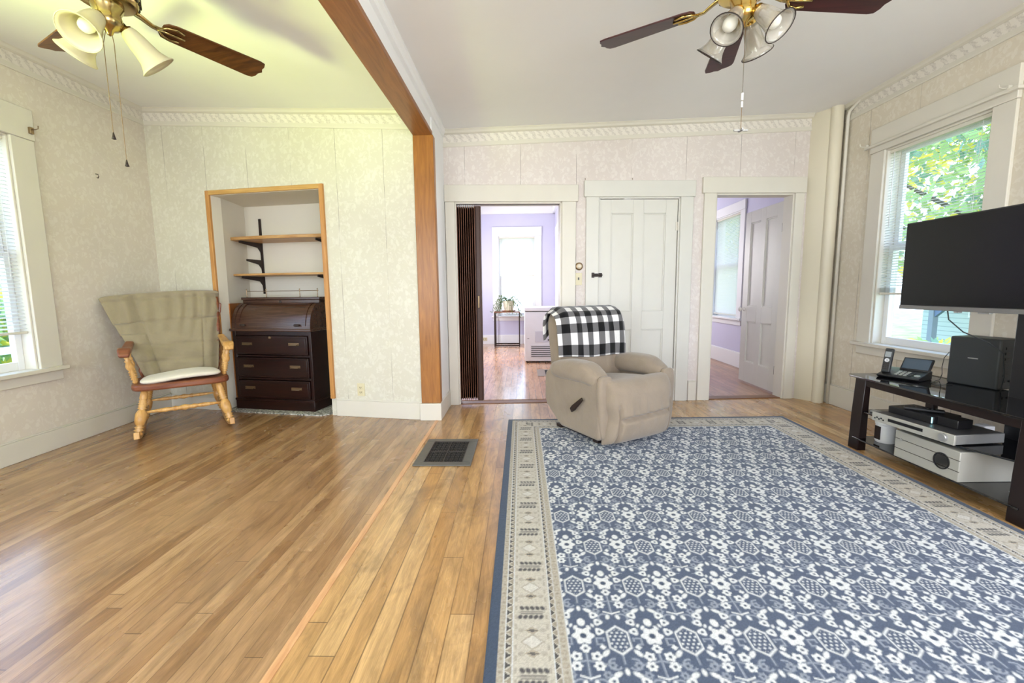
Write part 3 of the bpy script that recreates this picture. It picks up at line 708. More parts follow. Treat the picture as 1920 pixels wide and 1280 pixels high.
# ------------------------------------------------------------------ outlet, dial, switch
def outlet(lab, fr, s, z, y=-.006):
    t = thing('wall_outlet', lab, 'outlet', fr.at(s, y, z), fr.a)
    build('plate', MB().box(-.036, .036, 0, .006, -.058, .058), M['ivory'], t, bevel=.002)
    for dz in (-.022, .022):
        q = build('socket', MB().pillow((0, -.002, dz), (.016, .004, .016), (.3, .8), 20, 8), M['ivory'], t, smooth=True)
        build('slots', MB().box(-.008, -.005, -.0075, -.004, dz-.004, dz+.006).box(.005, .008, -.0075, -.004, dz-.004, dz+.006).box(-.002, .002, -.0075, -.004, dz-.011, dz-.007), M['black'], q)
outlet('ivory duplex outlet low on the pale leaf wallpaper beside the niche', BL, 2.085, .25)
t = thing('wall_dial', 'round brass-toned dial on the wallpaper strip between the kitchen doorway and the closet door', 'dial', BR.at(1.292, -.002, 1.355), BR.a)
build('backplate', MB().box(-.04, .02, -.002, .004, -.042, .045), M['trim'], t, bevel=.001)
build('bezel', MB().lathe([(.038, 0), (.038, .008), (.034, .014), (.026, .018), (.024, .018)], (0, -.002, 0), (0, -1, 0), 28), M['pewter'], t, smooth=True)
build('dial_face', MB().lathe([(.024, .015), (.022, .024), (.015, .03), (.004, .031)], (0, -.002, 0), (0, -1, 0), 24), solid('pale_dial_face', srgb(214, 204, 184), .25), t, smooth=True)
t = thing('light_switch', 'ivory toggle light switch plate just below the round brass-toned dial', 'switch', BR.at(1.290, -.006, 1.232), BR.a)
build('plate', MB().box(-.037, .033, 0, .006, -.058, .058), M['ivory'], t, bevel=.002)
build('toggle', MB().box(-.006, .004, -.016, 0, -.008, .016), M['black'], t, bevel=.001)

# ------------------------------------------------------------------ floor registers
t = thing('floor_register', 'large black cast floor register set in the boards beside the rug', 'floor vent', (-.531, 2.945, 0))
w, h = .19, .252
build('frame', MB().box(-w, w, -h, -h+.055, 0, .010).box(-w, w, h-.055, h, 0, .010).box(-w, -w+.062, -h+.055, h-.055, 0, .010).box(w-.062, w, -h+.055, h-.055, 0, .010), paint('dark_grey_iron', srgb(98, 96, 90), .45, .12, 20), t, bevel=.005)
mb = MB(); x0, x1, y0, y1 = -w+.062, w-.062, -h+.055, h-.055
nx, ny = 8, 10
for i in range(nx):
    for j in range(ny):
        cx, cy = x0+(i+.5)*(x1-x0)/nx, y0+(j+.5)*(y1-y0)/ny
        rr = .0115; ph = 0.7*((i+j) % 2)
        pts = [(cx+rr*math.cos(q*math.pi/5+ph), cy+rr*.95*math.sin(q*math.pi/5+ph)*(1 if (i+j) % 2 else -1), .005) for q in range(9 if (i+j) % 2 else 11)]
        mb.tube(pts, .0017, 4)
for i in range(3): mb.box(x0+i*(x1-x0)/2-.003, x0+i*(x1-x0)/2+.003, y0, y1, .002, .009)
for j in range(3): mb.box(x0, x1, y0+j*(y1-y0)/2-.003, y0+j*(y1-y0)/2+.003, .002, .009)
build('scroll_grille', mb, paint('worn_grille_iron', srgb(64, 58, 54), .45, .1, 30), t)
build('duct_shade_sheet', MB().box(x0-.004, x1+.004, y0-.004, y1+.004, .0005, .0015), solid('duct_black', (.004, .004, .004, 1), .9), t)  # flat black sheet standing in for the shade down in the duct
t = thing('floor_register', 'small grey floor register on the kitchen floor just beyond the recliner', 'floor vent', (.36, 5.92, 0))
build('frame', MB().box(-.16, .16, -.24, -.19, 0, .006).box(-.16, .16, .19, .24, 0, .006).box(-.16, -.05, -.19, .19, 0, .006).box(.12, .16, -.19, .19, 0, .006), solid('worn_grey_metal', srgb(150, 140, 130), .5, .3), t, bevel=.002)
mb = MB()
for k in range(12): mb.box(-.05, .12, -.19+k*.034, -.178+k*.034, .001, .005)
mb.box(-.05, .12, -.19, .19, 0, .001)
build('louvers', mb, M['grey_d'], t)

# ------------------------------------------------------------------ ceiling fans
def fan(lab, hub, zc, zb, ang0, blade_m, glass_m, metal, shades, chains, n_bl=5, rad=.66, S=1.0, pitch=12, kit=.0):
    t = thing('ceiling_fan', lab, 'ceiling fan', (hub[0], hub[1], zb), 0, 'ceiling fans')
    top = zc-zb
    build('canopy', MB().lathe([(.0, top), (.068, top), (.066, top-.03), (.04, top-.055), (.015, top-.06)][1:], (0, 0, 0), (0, 0, 1), 24), metal, t, smooth=True)
    build('downrod', MB().cyl((0, 0, .12), (0, 0, top-.04), .013), metal, t, smooth=True)
    hs = build('motor_housing', MB().lathe([(.03, .17), (.07, .16), (.105, .135), (.12, .10), (.12, .045), (.108, .018), (.098, .012), (.06, .01)], (0, 0, 0), (0, 0, 1), 36), metal, t, smooth=True)
    mb = MB()
    for k in range(24):
        a = 2*math.pi*k/24; mb.box(.108, .1215, -.006, .006, .03, .09, Matrix.Rotation(a, 4, 'Z'))
    build('vent_slots', mb, M['iron'], hs)
    build('switch_cup', MB().lathe([(.06, .03), (.058, -.01), (.046, -.035), (.05, -.05), (.052, -.075), (.036, -.095), (.016, -.105), (.01, -.12), (.002, -.126)], (0, 0, 0), (0, 0, 1), 28), metal, t, smooth=True)
    for k in range(n_bl):
        a = R(ang0+k*360/n_bl); m = Matrix.Rotation(a, 4, 'Z') @ Matrix.Rotation(R(pitch), 4, 'X')
        # blade outline: clipped ogee tip
        pts = []; r0, r1, h0, h1 = .20, rad, .058, .076
        pts += [(r0, -h0*.55), (r0+.015, -h0*.9), (r0+.05, -h0*1.05), (r1-.05, -h1), (r1-.022, -h1*.92), (r1-.012, -h1*.6), (r1-.012, -h1*.3), (r1, 0)]
        pts += [(x, -y) for x, y in pts[::-1][1:]]
        mb = MB().prism(pts, 'z', -.0035, .0035).xf(m)
        b = build('blade', mb, blade_m, t, bevel=.002)
        mb = MB()
        m2 = Matrix.Rotation(a, 4, 'Z')
        mb.tube([(.085, 0, .03), (.13, 0, .012), (.165, .0, -.006), (.20, 0, -.008)], [1, .8, .7, .8], sq=(.034, .008))
        for s in (-1, 1): mb.tube([(.19, 0, -.007), (.215, s*.03, -.008), (.25, s*.042, -.007), (.285, s*.034, -.006)], .006, 6)
        mb.tube([(.19, 0, -.007), (.25, 0, -.009), (.30, 0, -.007)], .006, 6)
        build('blade_iron', mb.xf(m), metal, b, smooth=True)
    for sa in shades:
        a = R(sa); d = Vector((math.cos(a), math.sin(a), 0))
        ax = (d*.66+Vector((0, 0, -.75))).normalized(); p0 = d*.03+Vector((0, 0, -.045)); p1 = p0+ax*.045
        s = build('lamp_shade', MB().lathe([(q*S, w*S) for q, w in [(.024, .0), (.03, .012), (.036, .04), (.040, .075), (.046, .105), (.058, .128), (.068, .138), (.066, .140), (.055, .129), (.043, .105), (.037, .075), (.033, .04), (.027, .012), (.022, .002)]], tuple(p1), tuple(p1+ax), 28, False), glass_m, t, smooth=True)
        build('socket_cup', MB().lathe([(.012, -.05), (.014, -.012), (.026, -.006), (.028, .02), (.024, .022)], tuple(p1), tuple(p1+ax), 18), metal, s, smooth=True)
        build('bulb', MB().lathe([(.012, .02), (.014, .045), (.027, .075), (.03, .092), (.026, .110), (.014, .120), (.002, .123)], tuple(p1), tuple(p1+ax), 18), M['bulb'], s, smooth=True)
        build('shade_rim', MB().tube([tuple(p1+ax*.139*S+(ax.to_track_quat('Z', 'Y') @ Vector((.067*S*math.cos(q*math.pi/12), .067*S*math.sin(q*math.pi/12), 0)))) for q in range(25)], .0022, 6), M['iron'] if kit else glass_m, s, smooth=True)
    for (dx, dy, L, fob) in chains:
        c = build('pull_chain', MB().tube([(dx*.3, dy*.3, -.07), (dx, dy, -.13), (dx, dy, -.1-L)], .0016, 6), M['pewter'], t)
        if fob == 'bell': build('fob', MB().lathe([(.002, 0), (.004, .01), (.006, .02), (.009, .03), (.004, .032)], (dx, dy, -.1-L), (dx, dy, -9), 12), M['iron'], c, smooth=True)
        else:
            build('connector', MB().cyl((dx, dy, -.40), (dx, dy, -.43), .005).cyl((dx, dy, -.435), (dx, dy, -.46), .004), M['white_pl'], c)
            build('fob', MB().box(-.03+dx, .03+dx, -.004+dy, .004+dy, -.104-L, -.098-L, Matrix.Rotation(0, 4, 'Z')).box(-.004+dx, .004+dx, -.018+dy, .018+dy, -.104-L, -.096-L), M['silver'], c)
    return t
M['bulb'] = translucent('frosted_bulb', srgb(246, 244, 236), .3)
M['shade_amber'] = translucent('ribbed_amber_glass', srgb(226, 218, 190), .32, .2)
M['shade_clear'] = (lambda T: (T.fin(srgb(238, 234, 226), .12, 0, .6, Transmission_Weight=.75))) (NT('etched_clear_glass'))
M['blade_walnut'] = wood('walnut_blade', srgb(58, 32, 12), srgb(108, 66, 30), 'x', .35, .8)
M['blade_cherry'] = wood('dark_cherry_blade', srgb(44, 18, 20), srgb(74, 32, 34), 'x', .4, .8)
fan('brass ceiling fan with walnut blades and amber bell shades over the bare floorboards', (-1.83, 2.045), 2.72, 2.395, 61, M['blade_walnut'], M['shade_amber'], M['antique_brass'], [276, 180, 50], [(-.07, .04, .42, 'bell'), (-.03, .05, .54, 'bell')], rad=.69, pitch=-13, S=1.15, n_bl=4)
fan('brass ceiling fan with dark cherry blades and clear etched shades hanging over the rug', (.975, 2.07), 2.71, 2.375, 3.5, M['blade_cherry'], M['shade_clear'], M['brass'], [40, 130, 220, 310], [(0, -.02, .455, 'cross')], kit=1, pitch=-11, S=.98)
# ------------------------------------------------------------------ recliner (front -Y, rotated)
RC = thing('recliner', 'puffy taupe recliner with a dark side lever standing at the far edge of the rug', 'recliner', (.667, 3.45, .009), R(31.5))
def sm(x, a, b): x = max(0, min(1, (x-a)/(b-a))); return x*x*(3-2*x)
build('base', MB().box(-.27, .27, -.22, .24, 0, .06).box(-.30, .30, -.25, -.19, .0, .03).box(-.30, .30, .2, .26, 0, .03), M['iron'], RC, bevel=.006)
def arm(sx):
    prof = [(-.335, .055), (-.345, .10), (-.345, .41), (-.335, .47), (-.30, .505), (-.2, .515), (.1, .510), (.26, .495), (.315, .46), (.325, .40), (.325, .24), (.30, .19), (.14, .075), (.10, .055)]
    mb = MB().prism(prof, 'x', -.055, .055); mb.xf(Matrix.Translation((sx*.318, 0, 0)))
    a = build('arm', mb, M['taupe'], RC, bevel=.022, seg=4)
    def df(v):
        y = v.y; fr = sm(y, -.33, -.16)
        v = v.copy(); v.z += -.02*sm(y, .0, .3)-.045*sm(-y, .1, .33)
        v.z += .006*math.sin(y*38)*sm(-y, .12, .28)
        v.x *= 1+.07*math.sin(y*9+.6)
        return v
    pad = build('arm_pad', MB().pillow((sx*.312, -.03, .515), (.100, .290, .080), (.75, .6), 48, 28, df), M['taupe'], a, smooth=True)
    def df2(v):
        v = v.copy(); v.x *= 1+.1*v.z/.1; return v
    build('arm_front', MB().pillow((sx*.316, -.335, .290), (.060, .030, .225), (.45, .7), 28, 18, df2), M['taupe'], a, smooth=True)
    return a
arm(-1); arm(1)
# seat: a deep pillow rolling over the front edge into the footrest
def seat_fn(u, v):
    x = (u-.5)*.55
    prof = [(.20, .38), (.10, .432), (-.05, .452), (-.20, .468), (-.28, .474), (-.34, .462), (-.38, .44), (-.40, .41), (-.39, .38), (-.375, .35)]
    t = v*(len(prof)-1); i = min(int(t), len(prof)-2); f = t-i
    y = prof[i][0]*(1-f)+prof[i+1][0]*f; z = prof[i][1]*(1-f)+prof[i+1][1]*f
    e = 1-abs(2*u-1)**3.2; cr = (1-e)
    z -= cr*.045*(1-sm(v, .75, 1)); y += cr*.05*sm(v, .45, .8)
    fold = math.sin(u*61)*.5+math.sin(u*37+1.2)*.5
    y += .005*fold*sm(v, .72, .95); z += .004*fold*sm(v, .8, 1)
    return (x, y, z)
build('seat_cushion', MB().grid(seat_fn, 48, 54).box(-.265, .265, -.36, .2, .16, .36), M['taupe'], RC, smooth=True)
def foot_fn(u, v):
    q, t = math.sin(math.pi/2*(2*u-1)), math.sin(math.pi/2*(2*v-1))
    x = -.02+.312*q; z = .255+.232*t
    d = (max(0, 1-abs(q)**5))**.42*(max(0, 1-abs(t)**4))**.45
    y = -.325-.145*d
    ax = abs(x+.02); mid = 1-sm(ax, .20, .25)
    y += .042*math.exp(-((z-.225-.012*(x/.3))/.016)**2)*mid                     # cross seam
    low = 1-sm(z, .26, .36)
    y += .026*math.exp(-((ax-.245)/.012)**2)*low                                 # side welts
    y += .016*math.exp(-((z-.225)/.10)**2)*mid*-.6
    f = math.sin(x*88+z*11)*.6+math.sin(x*51-z*19+1)*.5
    y += .0055*f*math.exp(-((z-.245)/.075)**2)*(1-sm(ax, .12, .24))
    pinch = math.exp(-((z-.225)/.06)**2)*sm(ax, .22, .31); x -= math.copysign(.022*pinch, x+.02)
    return (x, y, z)
build('footrest', MB().grid(foot_fn, 110, 96), M['taupe'], RC, smooth=True)
build('footrest_panel', MB().box(-.30, .27, -.34, -.2, .06, .44), M['taupe'], RC, bevel=.01)
# back
m = Matrix.Translation((.015, .20, .385)) @ Matrix.Rotation(R(-9), 4, 'X') @ Matrix.Diagonal((1, 1, .96, 1))
bk = build('backrest', MB().pillow((0, .06, .29), (.315, .075, .33), (.35, .25), 56, 36).xf(m), M['taupe'], RC, smooth=True)
def chan(v):
    v = v.copy(); ph = v.x/.31*2.5*math.pi
    if v.y < 0: v.y -= .016*abs(math.cos(ph))*sm(.15-abs(v.z), 0, .10)
    return v
build('lumbar_channels', MB().pillow((0, .0, .12), (.30, .085, .165), (.45, .3), 96, 30, chan).xf(m), M['taupe'], bk, smooth=True)
build('headrest_pillow', MB().pillow((0, -.012, .44), (.305, .095, .155), (.55, .3), 56, 26).xf(m), M['taupe'], bk, smooth=True)
lv = build('recline_lever', MB().lathe([(.016, 0), (.016, .022)], (-.372, -.07, .235), (-.42, -.07, .235), 14).tube([(-.392, -.055, .222), (-.396, -.09, .25), (-.398, -.19, .335)], [1, 1.2, .7], sq=(.016, .034)), M['iron'], RC, bevel=.003)
# blanket folded over its back
def blanket_fn(u, v):
    # u across the back, v from front hem over the top to the rear hem
    x = (u-.5)*.70
    prof = [(-.108, .20), (-.120, .30), (-.125, .42), (-.122, .50), (-.105, .56), (-.06, .605), (.0, .628), (.07, .632), (.128, .605), (.152, .55), (.158, .46), (.150, .40)]
    t = v*(len(prof)-1); i = min(int(t), len(prof)-2); f = t-i
    y = prof[i][0]*(1-f)+prof[i+1][0]*f; z = prof[i][1]*(1-f)+prof[i+1][1]*f
    e = abs(2*u-1)
    rr = sm(e, .80, 1)
    y += rr*.055*(1-sm(v, .42, .6))-rr*.02*sm(v, .6, .8); z -= rr*.045*sm(v, .25, .5)
    x *= 1+.02*math.sin(v*7)
    y += (.006*math.sin(u*17+v*5)+.004*math.sin(u*31-v*9))*(1-sm(v, .3, .5))
    z += .006*math.sin(u*9+1)*(1-sm(v, 0, .2))-.03*u*(1-sm(v, 0, .25))
    p = m @ Vector((x, y, z)); return tuple(p)
def plaid():
    T = NT('buffalo_check_cloth'); uv = T.sep(T.coord('UV'))
    a = T.math('LESS_THAN', T.math('FRACT', T.math('ADD', T.math('MULTIPLY', uv[0], 6.2), .72)), .5)
    b = T.math('LESS_THAN', T.math('FRACT', T.math('ADD', T.math('MULTIPLY', uv[1], 6.6), .92)), .5)
    s = T.math('ADD', a, b); col = T.ramp(T.math('MULTIPLY', s, .5), [(.0, srgb(238, 236, 232)), (.3, srgb(112, 110, 110)), (.75, srgb(18, 17, 18))], 'CONSTANT')
    n = T.noise(T.coord(), 320, 2); col = T.mix(.25, col, T.ramp(n, [(.3, (.3, .3, .3, 1)), (.7, (1, 1, 1, 1))]), 'MULTIPLY')
    T.bump(n, .25, .002); return T.fin(col, .95, 0, .15, Sheen_Weight=.3)
o = build('plaid_blanket', MB().grid(blanket_fn, 56, 60, True), plaid(), solid=.009, loc=RC.location, rotz=R(31.5))
tag(o, 'black and white buffalo check blanket folded over the back of the taupe recliner', 'blanket')

# ------------------------------------------------------------------ rocking chair (front -Y, rotated), seat plank, turned legs
RK = thing('rocking_chair', 'golden maple rocking chair with turned legs in the corner by the ivory wall', 'rocking chair', (-2.872, 3.547, 0), R(39)); RK.scale = (1.05, 1.0, 1.055)
def turned(name, a, b, r, parent, pat=0, mat=None):
    L = (Vector(b)-Vector(a)).length
    if pat == 0: pr = [(.55, 0), (.8, .03), (.95, .07), (.7, .10), (1.05, .13), (.75, .16), (1.05, .19), (.72, .22), (.95, .25), (1.12, .34), (1.12, .48), (.85, .55), (.7, .565), (1.0, .59), (.8, .62), (.95, .645), (.78, .67), (.95, .695), (.78, .72), (.95, .745), (.78, .77), (.9, .80), (.85, .9), (.75, 1)]
    elif pat == 1: pr = [(.6, 0), (.9, .08), (.65, .12), (1.0, .16), (.72, .20), (1.0, .24), (.72, .28), (1.0, .32), (.72, .36), (1.0, .40), (.72, .44), (1.05, .52), (1.1, .6), (.8, .72), (1.0, .76), (.7, .8), (.85, .9), (.6, 1)]
    else: pr = [(.6, 0), (.75, .1), (1.0, .25), (.85, .33), (1.1, .38), (.85, .42), (1.25, .5), (.85, .58), (1.1, .62), (.85, .67), (1.0, .75), (.75, .9), (.6, 1)]
    return build(name, MB().lathe([(r*1.06*(1+(q-1)*1.5), L*t) for q, t in pr], a, b, 18), mat or M['maple'], parent, smooth=True)
seat_poly = []
for k in range(28):
    a = 2*math.pi*k/28; c, s = math.cos(a), math.sin(a)
    x = .30*math.copysign(abs(c)**.35, c); y = .255*math.copysign(abs(s)**.35, s); seat_poly.append((x*(1+.06*(-y/.25)*.5), y))
build('seat', MB().prism(seat_poly, 'z', .365, .412), M['maple_d'], RK, bevel=.014, seg=3)
for s in (-1, 1):
    turned('leg', (s*.285, -.29, .05), (s*.225, -.19, .372), .028, RK)
    turned('leg', (s*.265, .24, .055), (s*.20, .17, .372), .025, RK)
    mb = MB(); P = []
    for k in range(22):
        y = -.36+.77*k/21; z = .030+.13*((y-.0)/.62)**2*1.0
        P.append((s*(.288-.02*k/21), y, z))
    build('rocker', mb.tube(P, 1, sq=(.034, .05)), M['maple'], RK, bevel=.004)
    turned('arm_post', (s*.275, -.115, .41), (s*.315, -.145, .64), .021, RK, 1)
    turned('arm_spindle', (s*.278, .02, .41), (s*.308, .02, .645), .016, RK, 1)
    P = [(s*.30, .27, .705), (s*.308, .18, .685), (s*.315, .06, .66), (s*.318, -.06, .652), (s*.318, -.14, .665), (s*.318, -.19, .66), (s*.318, -.215, .64), (s*.318, -.222, .62)]
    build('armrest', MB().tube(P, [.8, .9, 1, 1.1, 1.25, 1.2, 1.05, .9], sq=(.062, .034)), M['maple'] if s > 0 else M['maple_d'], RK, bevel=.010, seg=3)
    turned('back_post', (s*.25, .22, .41), (s*.30, .355, 1.04), .022, RK, 1, M['maple_d'])
turned('stretcher', (-.235, -.235, .21), (.235, -.235, .21), .016, RK, 2)
turned('stretcher', (-.22, .205, .215), (.22, .205, .215), .014, RK, 2)
for s in (-1, 1): turned('stretcher', (s*.25, -.24, .18), (s*.235, .205, .18), .014, RK, 2)
build('crest_rail', MB().prism([(-.32, .90), (-.33, .98), (-.2, 1.06), (0, 1.075), (.2, 1.06), (.33, .98), (.32, .90)], 'y', .345, .372), M['maple_d'], RK, bevel=.006)
for k in range(6):
    x = -.17+.068*k; build('back_spindle', MB().tube([(x, .215, .41), (x*1.05, .285, .68), (x*1.1, .355, .92)], .008, 8), M['maple_d'], RK, smooth=True)
# quilted throw draped over its back
def quilt_fn(u, v):
    # v 0 at the seat -> ~.62 top -> rear
    top = .60
    if v < top:
        k = v/top; y = .145+.185*k**1.1; z = .425+.655*k
        hwL = .235+.235*k; hwR = .255+.06*k**.8
    else:
        k = (v-top)/(1-top); y = .33+.062*sm(k, 0, .3)+.0*k; z = 1.08+.02*math.sin(k*math.pi*1.2)*(k < .4)-.30*max(0, k-.15)
        hwL = .455-.30*k; hwR = .315-.1*k
    q = 2*u-1; x = q*(hwL if q < 0 else hwR)
    e = abs(q); edge = sm(e, .72, 1)
    y += edge*(.045 if q > 0 else .02)*(1 if v < top else 0)
    # body hollow and quilting
    y += .030*sm(e, .55, .75)*-1*(v < top)*(.35+.65*(1-v)) if q < 0 else 0
    for sv, dep in ((.1, .006), (.22, .008), (.40, .008), (.565, .008)):
        y += 1.6*dep*math.exp(-((v-sv)/.010)**2)
    for su in (.22, .80): y += .010*math.exp(-((u-su)/.014)**2)*(v < top)
    w = (math.sin(v*70+u*9)+.7*math.sin(v*41-u*15+1.3))*.5
    y += .013*w*sm(.34-v, 0, .22)*sm(.85-e, 0, .3)
    y += .009*math.sin(u*46+2*math.sin(v*9))*sm(v, .2, .45)*(v < top)
    z -= .02*q*q*(abs(v-top) < .2)
    z += .018*q*(v > .3)
    return (x, y, z)
o = build('quilted_throw', MB().grid(quilt_fn, 90, 110), M['quilt'], solid=.012, loc=RK.location, rotz=R(39)); o.scale = RK.scale
tag(o, 'wrinkled khaki quilted throw draped over the rocking chair back', 'throw')
def cdf(v):
    v = v.copy(); v.z += .006*math.sin(v.x*14+1)+.01*(v.x/.25); v.x *= 1-.08*(v.y/.2); return v
o = build('seat_cushion', MB().pillow((0.0, -.06, .440), (.245, .17, .026), (.7, .4), 48, 16, cdf), M['cushion'], smooth=True, loc=RK.location, rotz=R(39)); o.scale = RK.scale
tag(o, 'thin off-white cushion lying on the rocking chair seat', 'cushion')

# ------------------------------------------------------------------ rug (pattern woven as a colour per tuft)
def rug():
    W, Y0, Y1 = 2.404, .62, 3.70
    st = .004; nu, nv = int(W/st), int((Y1-Y0)/st)
    u = np.linspace(0, W, nu+1); v = np.linspace(Y0, Y1, nv+1); U, V = np.meshgrid(u, v)
    L = Y1-Y0
    de = np.minimum(np.minimum(U, W-U), np.minimum(V-Y0, Y1-V))
    side = np.minimum(U, W-U) <= np.minimum(V-Y0, Y1-V)
    along = np.where(side, V-1.398, U-W/2)
    c = lambda r, g, b: np.array(srgb(r, g, b)[:3])
    navy, navy2, white, lite = c(80, 91, 111), c(66, 78, 97), c(216, 218, 217), c(146, 153, 164)
    cream, cream2, slate, tan = c(190, 184, 170), c(170, 163, 150), c(84, 82, 82), c(168, 158, 140)
    C = np.zeros(U.shape+(3,)); C[:] = navy
    rng = np.random.default_rng(3)
    def put(mask, col, a=1.0):
        m = np.clip(mask, 0, 1)[..., None]*a; C[:] = C*(1-m)+col*m
    soft = .0022
    def sd(d): return np.clip(.5-d/soft*.5, 0, 1)
    def ell(x, y, cx, cy, rx, ry, rot=0):
        X, Y = x-cx, y-cy; cr, sr = math.cos(rot), math.sin(rot); X, Y = X*cr+Y*sr, -X*sr+Y*cr
        return sd((np.hypot(X/rx, Y/ry)-1)*min(rx, ry))
    # ---- field
    du = U-W/2; P, Tt = .2225, .511
    wh = np.zeros(U.shape); lt = np.zeros(U.shape); dk = np.zeros(U.shape)
    k0 = np.round(du/(P/2))
    def flower(x, y, cx, cy, r, n=6):
        X, Y = x-cx, y-cy; rr = np.hypot(X, Y); th = np.arctan2(Y, X)
        return sd(rr-r*(.90+.13*np.cos(n*th))), sd(rr-r*.30)
    for dk_ in (-1, 0, 1):
        k = k0+dk_; a0 = du-k*P/2
        par = np.mod(k, 2)
        yh = np.where(par == 0, 1.537, 1.281)
        t = np.mod(yh-V, Tt); t = np.where(t > Tt-.075, t-Tt, t)
        a = np.abs(a0)
        h = np.maximum(a/.037, a/.037*.45+np.abs(t)/.062)
        ring = sd((np.abs(h-.90)-.075)*.037); wh = np.maximum(wh, ring)
        ins = h < .74
        p = .0165; row = np.round(t/p*1.15); lx = np.mod(a0/p+.5*np.mod(row, 2)+.5, 1)-.5; ly = t/p*1.15-row
        dots = sd((np.hypot(lx*1.1, ly)-.27)*p)*ins; wh = np.maximum(wh, dots)
        def hook(cy, s):
            rr = np.hypot(a-.030, (t-cy)); th = np.arctan2((t-cy)*s, a-.030)
            return sd(np.abs(rr-.019)-.0032)*(th > -1.9)*(th < 2.6)
        lt = np.maximum(lt, hook(.092, 1)); lt = np.maximum(lt, hook(Tt-.092, -1))
        lt = np.maximum(lt, sd(np.maximum(a-.0028, np.abs(t-.076)-.016)))
        for cx, cy, rx, ry, ro in ((.05, .052, .008, .016, .7), (.0, .118, .007, .012, 0), (.03, .128, .008, .016, 1.0), (0, .182, .013, .017, 0), (.022, .205, .006, .010, .5), (.036, .196, .005, .008, .4), (.05, Tt-.052, .008, .017, -.7), (.017, Tt-.098, .007, .011, .3)):
            wh = np.maximum(wh, ell(a, t, cx, cy, rx, ry, -ro))
        for cx, cy, r, n in ((.046, .150, .0165, 3), (.056, .182, .016, 3), (.055, .222, .016, 3), (0, .240, .036, 6), (0, .290, .017, 5), (.031, .320, .0185, 5), (.034, .355, .018, 6), (.056, .285, .0095, 4)):
            f, cc = flower(a, t, cx, cy, r, n); wh = np.maximum(wh, f); dk = np.maximum(dk, cc*(r > .012))
        for cx, cy, r in ((.072, .352, .015), (.052, .385, .014)):
            f, cc = flower(a, t, cx, cy, r, 6); lt = np.maximum(lt, f*.9); dk = np.maximum(dk, cc)
        lt = np.maximum(lt, sd(np.abs(np.maximum(np.abs(a-.052), np.abs(t-.262))-.012)-.003)*((a < .058) | (t < .262)))
        lt = np.maximum(lt, sd(np.maximum(a-.003, np.abs(t-.355)-.05)))
        wh = np.maximum(wh, sd(np.abs(t-(.398-.35*a))-.003)*(a < .03))
        lt = np.maximum(lt, sd(np.abs(t-(.335+.25*a))-.003)*(a < .06))
    inner = (de > .262)
    put(np.ones(U.shape)*inner*.0, navy)
    put(lt*inner, lite); put(wh*inner, white); put(dk*inner, navy2)
    # ---- borders
    put((de < .037)*1., navy2)
    put(((de >= .037) & (de < .262))*1., cream)
    def guard(w0, w1):
        m = (de >= w0) & (de < w1); w = de-(w0+w1)/2; per = .048
        s = np.mod(along/per, 1)*per-per/2
        r = np.hypot(s, w); put(m*sd(np.abs(r-.0075)-.0028), tan); put(m*sd(np.hypot(s-per/2*np.sign(s), w)-.006), tan*.75)
        put(m*.45*1., tan*.9)
    def zig(w0, w1):
        m = (de >= w0) & (de < w1); f = (de-w0)/(w1-w0); per = .036
        s = np.abs(np.mod(along/per, 1)*2-1)
        put(m*1., tan*.8); put(m*(f < s)*.95, slate*.75); put(m*(np.abs(f-s) < .15)*1., cream)
        put(((np.abs(de-w0) < .0028) | (np.abs(de-w1) < .0028))*1., white*.85)
    guard(.037, .060); zig(.060, .083); zig(.211, .232); guard(.232, .258)
    put(((de > .256) & (de < .262))*1., white*.8)
    m = ((de >= .085) & (de < .209))*1.; w = de-.147
    s = np.mod(along/.255+.5, 1)*.255-.1275
    for i in range(5):
        x = -.036+.018*i
        for sg in (-1, 1):
            d = ell(w, s, x+.003*sg, sg*.021, .0075, .0105, .5*sg); put(m*d, slate)
    for yy in (-.006, .004): put(m*sd(np.maximum(np.abs(w)-.038, np.abs(s-yy)-.0022)), slate, .8)
    put(m*sd(np.maximum(np.abs(w)-.046, np.abs(s)-.0018)), slate, .6)
    s2 = np.mod(along/.255, 1)*.255-.1275
    for sg in (-1, 1):
        q = np.abs(w)/.024+np.abs(s2-sg*.046)/.017; put(m*(q < 1)*1., tan); put(m*((np.abs(w)/.020+np.abs(s2-sg*.046)/.006) < 1)*1., slate, .85)
        for e in (-1, 1): put(m*ell(w, s2, e*.036, sg*.047, .010, .009), cream2)
    q = np.abs(w)/.036+np.abs(s2)/.030; put(m*(np.abs(q-1) < .13)*1., cream2); put(m*(q < .87)*1., cream*.75+white*.3)
    put(m*((np.abs(np.abs(w)-.052) < .004)*(np.abs(np.mod(along/.0425, 1)-.5) < .25))*1., cream2)
    n = rng.random(C.shape[:2]); C *= (.88+.24*n)[..., None]
    # ---- mesh: far edge runs slightly askew with the old room
    X = -.122+.007*(V-1.1)/2.7*-1+U; k = (V-Y0)/L
    Yw = V+k*k*.075*(U/W)
    Z = np.full(U.shape, .010); Z += .0012*(n-.5)
    Z[de < .0005] = .001
    co = np.stack([X, Yw, Z], -1).reshape(-1, 3).astype(np.float32)
    nx = nu+1; I = np.arange((nu)*(nv)).reshape(nv, nu); base_ = (np.arange(nv)[:, None]*nx+np.arange(nu)[None, :])
    quads = np.stack([base_, base_+1, base_+nx+1, base_+nx], -1).reshape(-1, 4)
    me = bpy.data.meshes.new('area_rug'); me.vertices.add(len(co)); me.vertices.foreach_set('co', co.ravel())
    me.loops.add(quads.size); me.loops.foreach_set('vertex_index', quads.ravel().astype(np.int32))
    me.polygons.add(len(quads)); me.polygons.foreach_set('loop_start', np.arange(0, quads.size, 4, dtype=np.int32)); me.polygons.foreach_set('loop_total', np.full(len(quads), 4, dtype=np.int32))
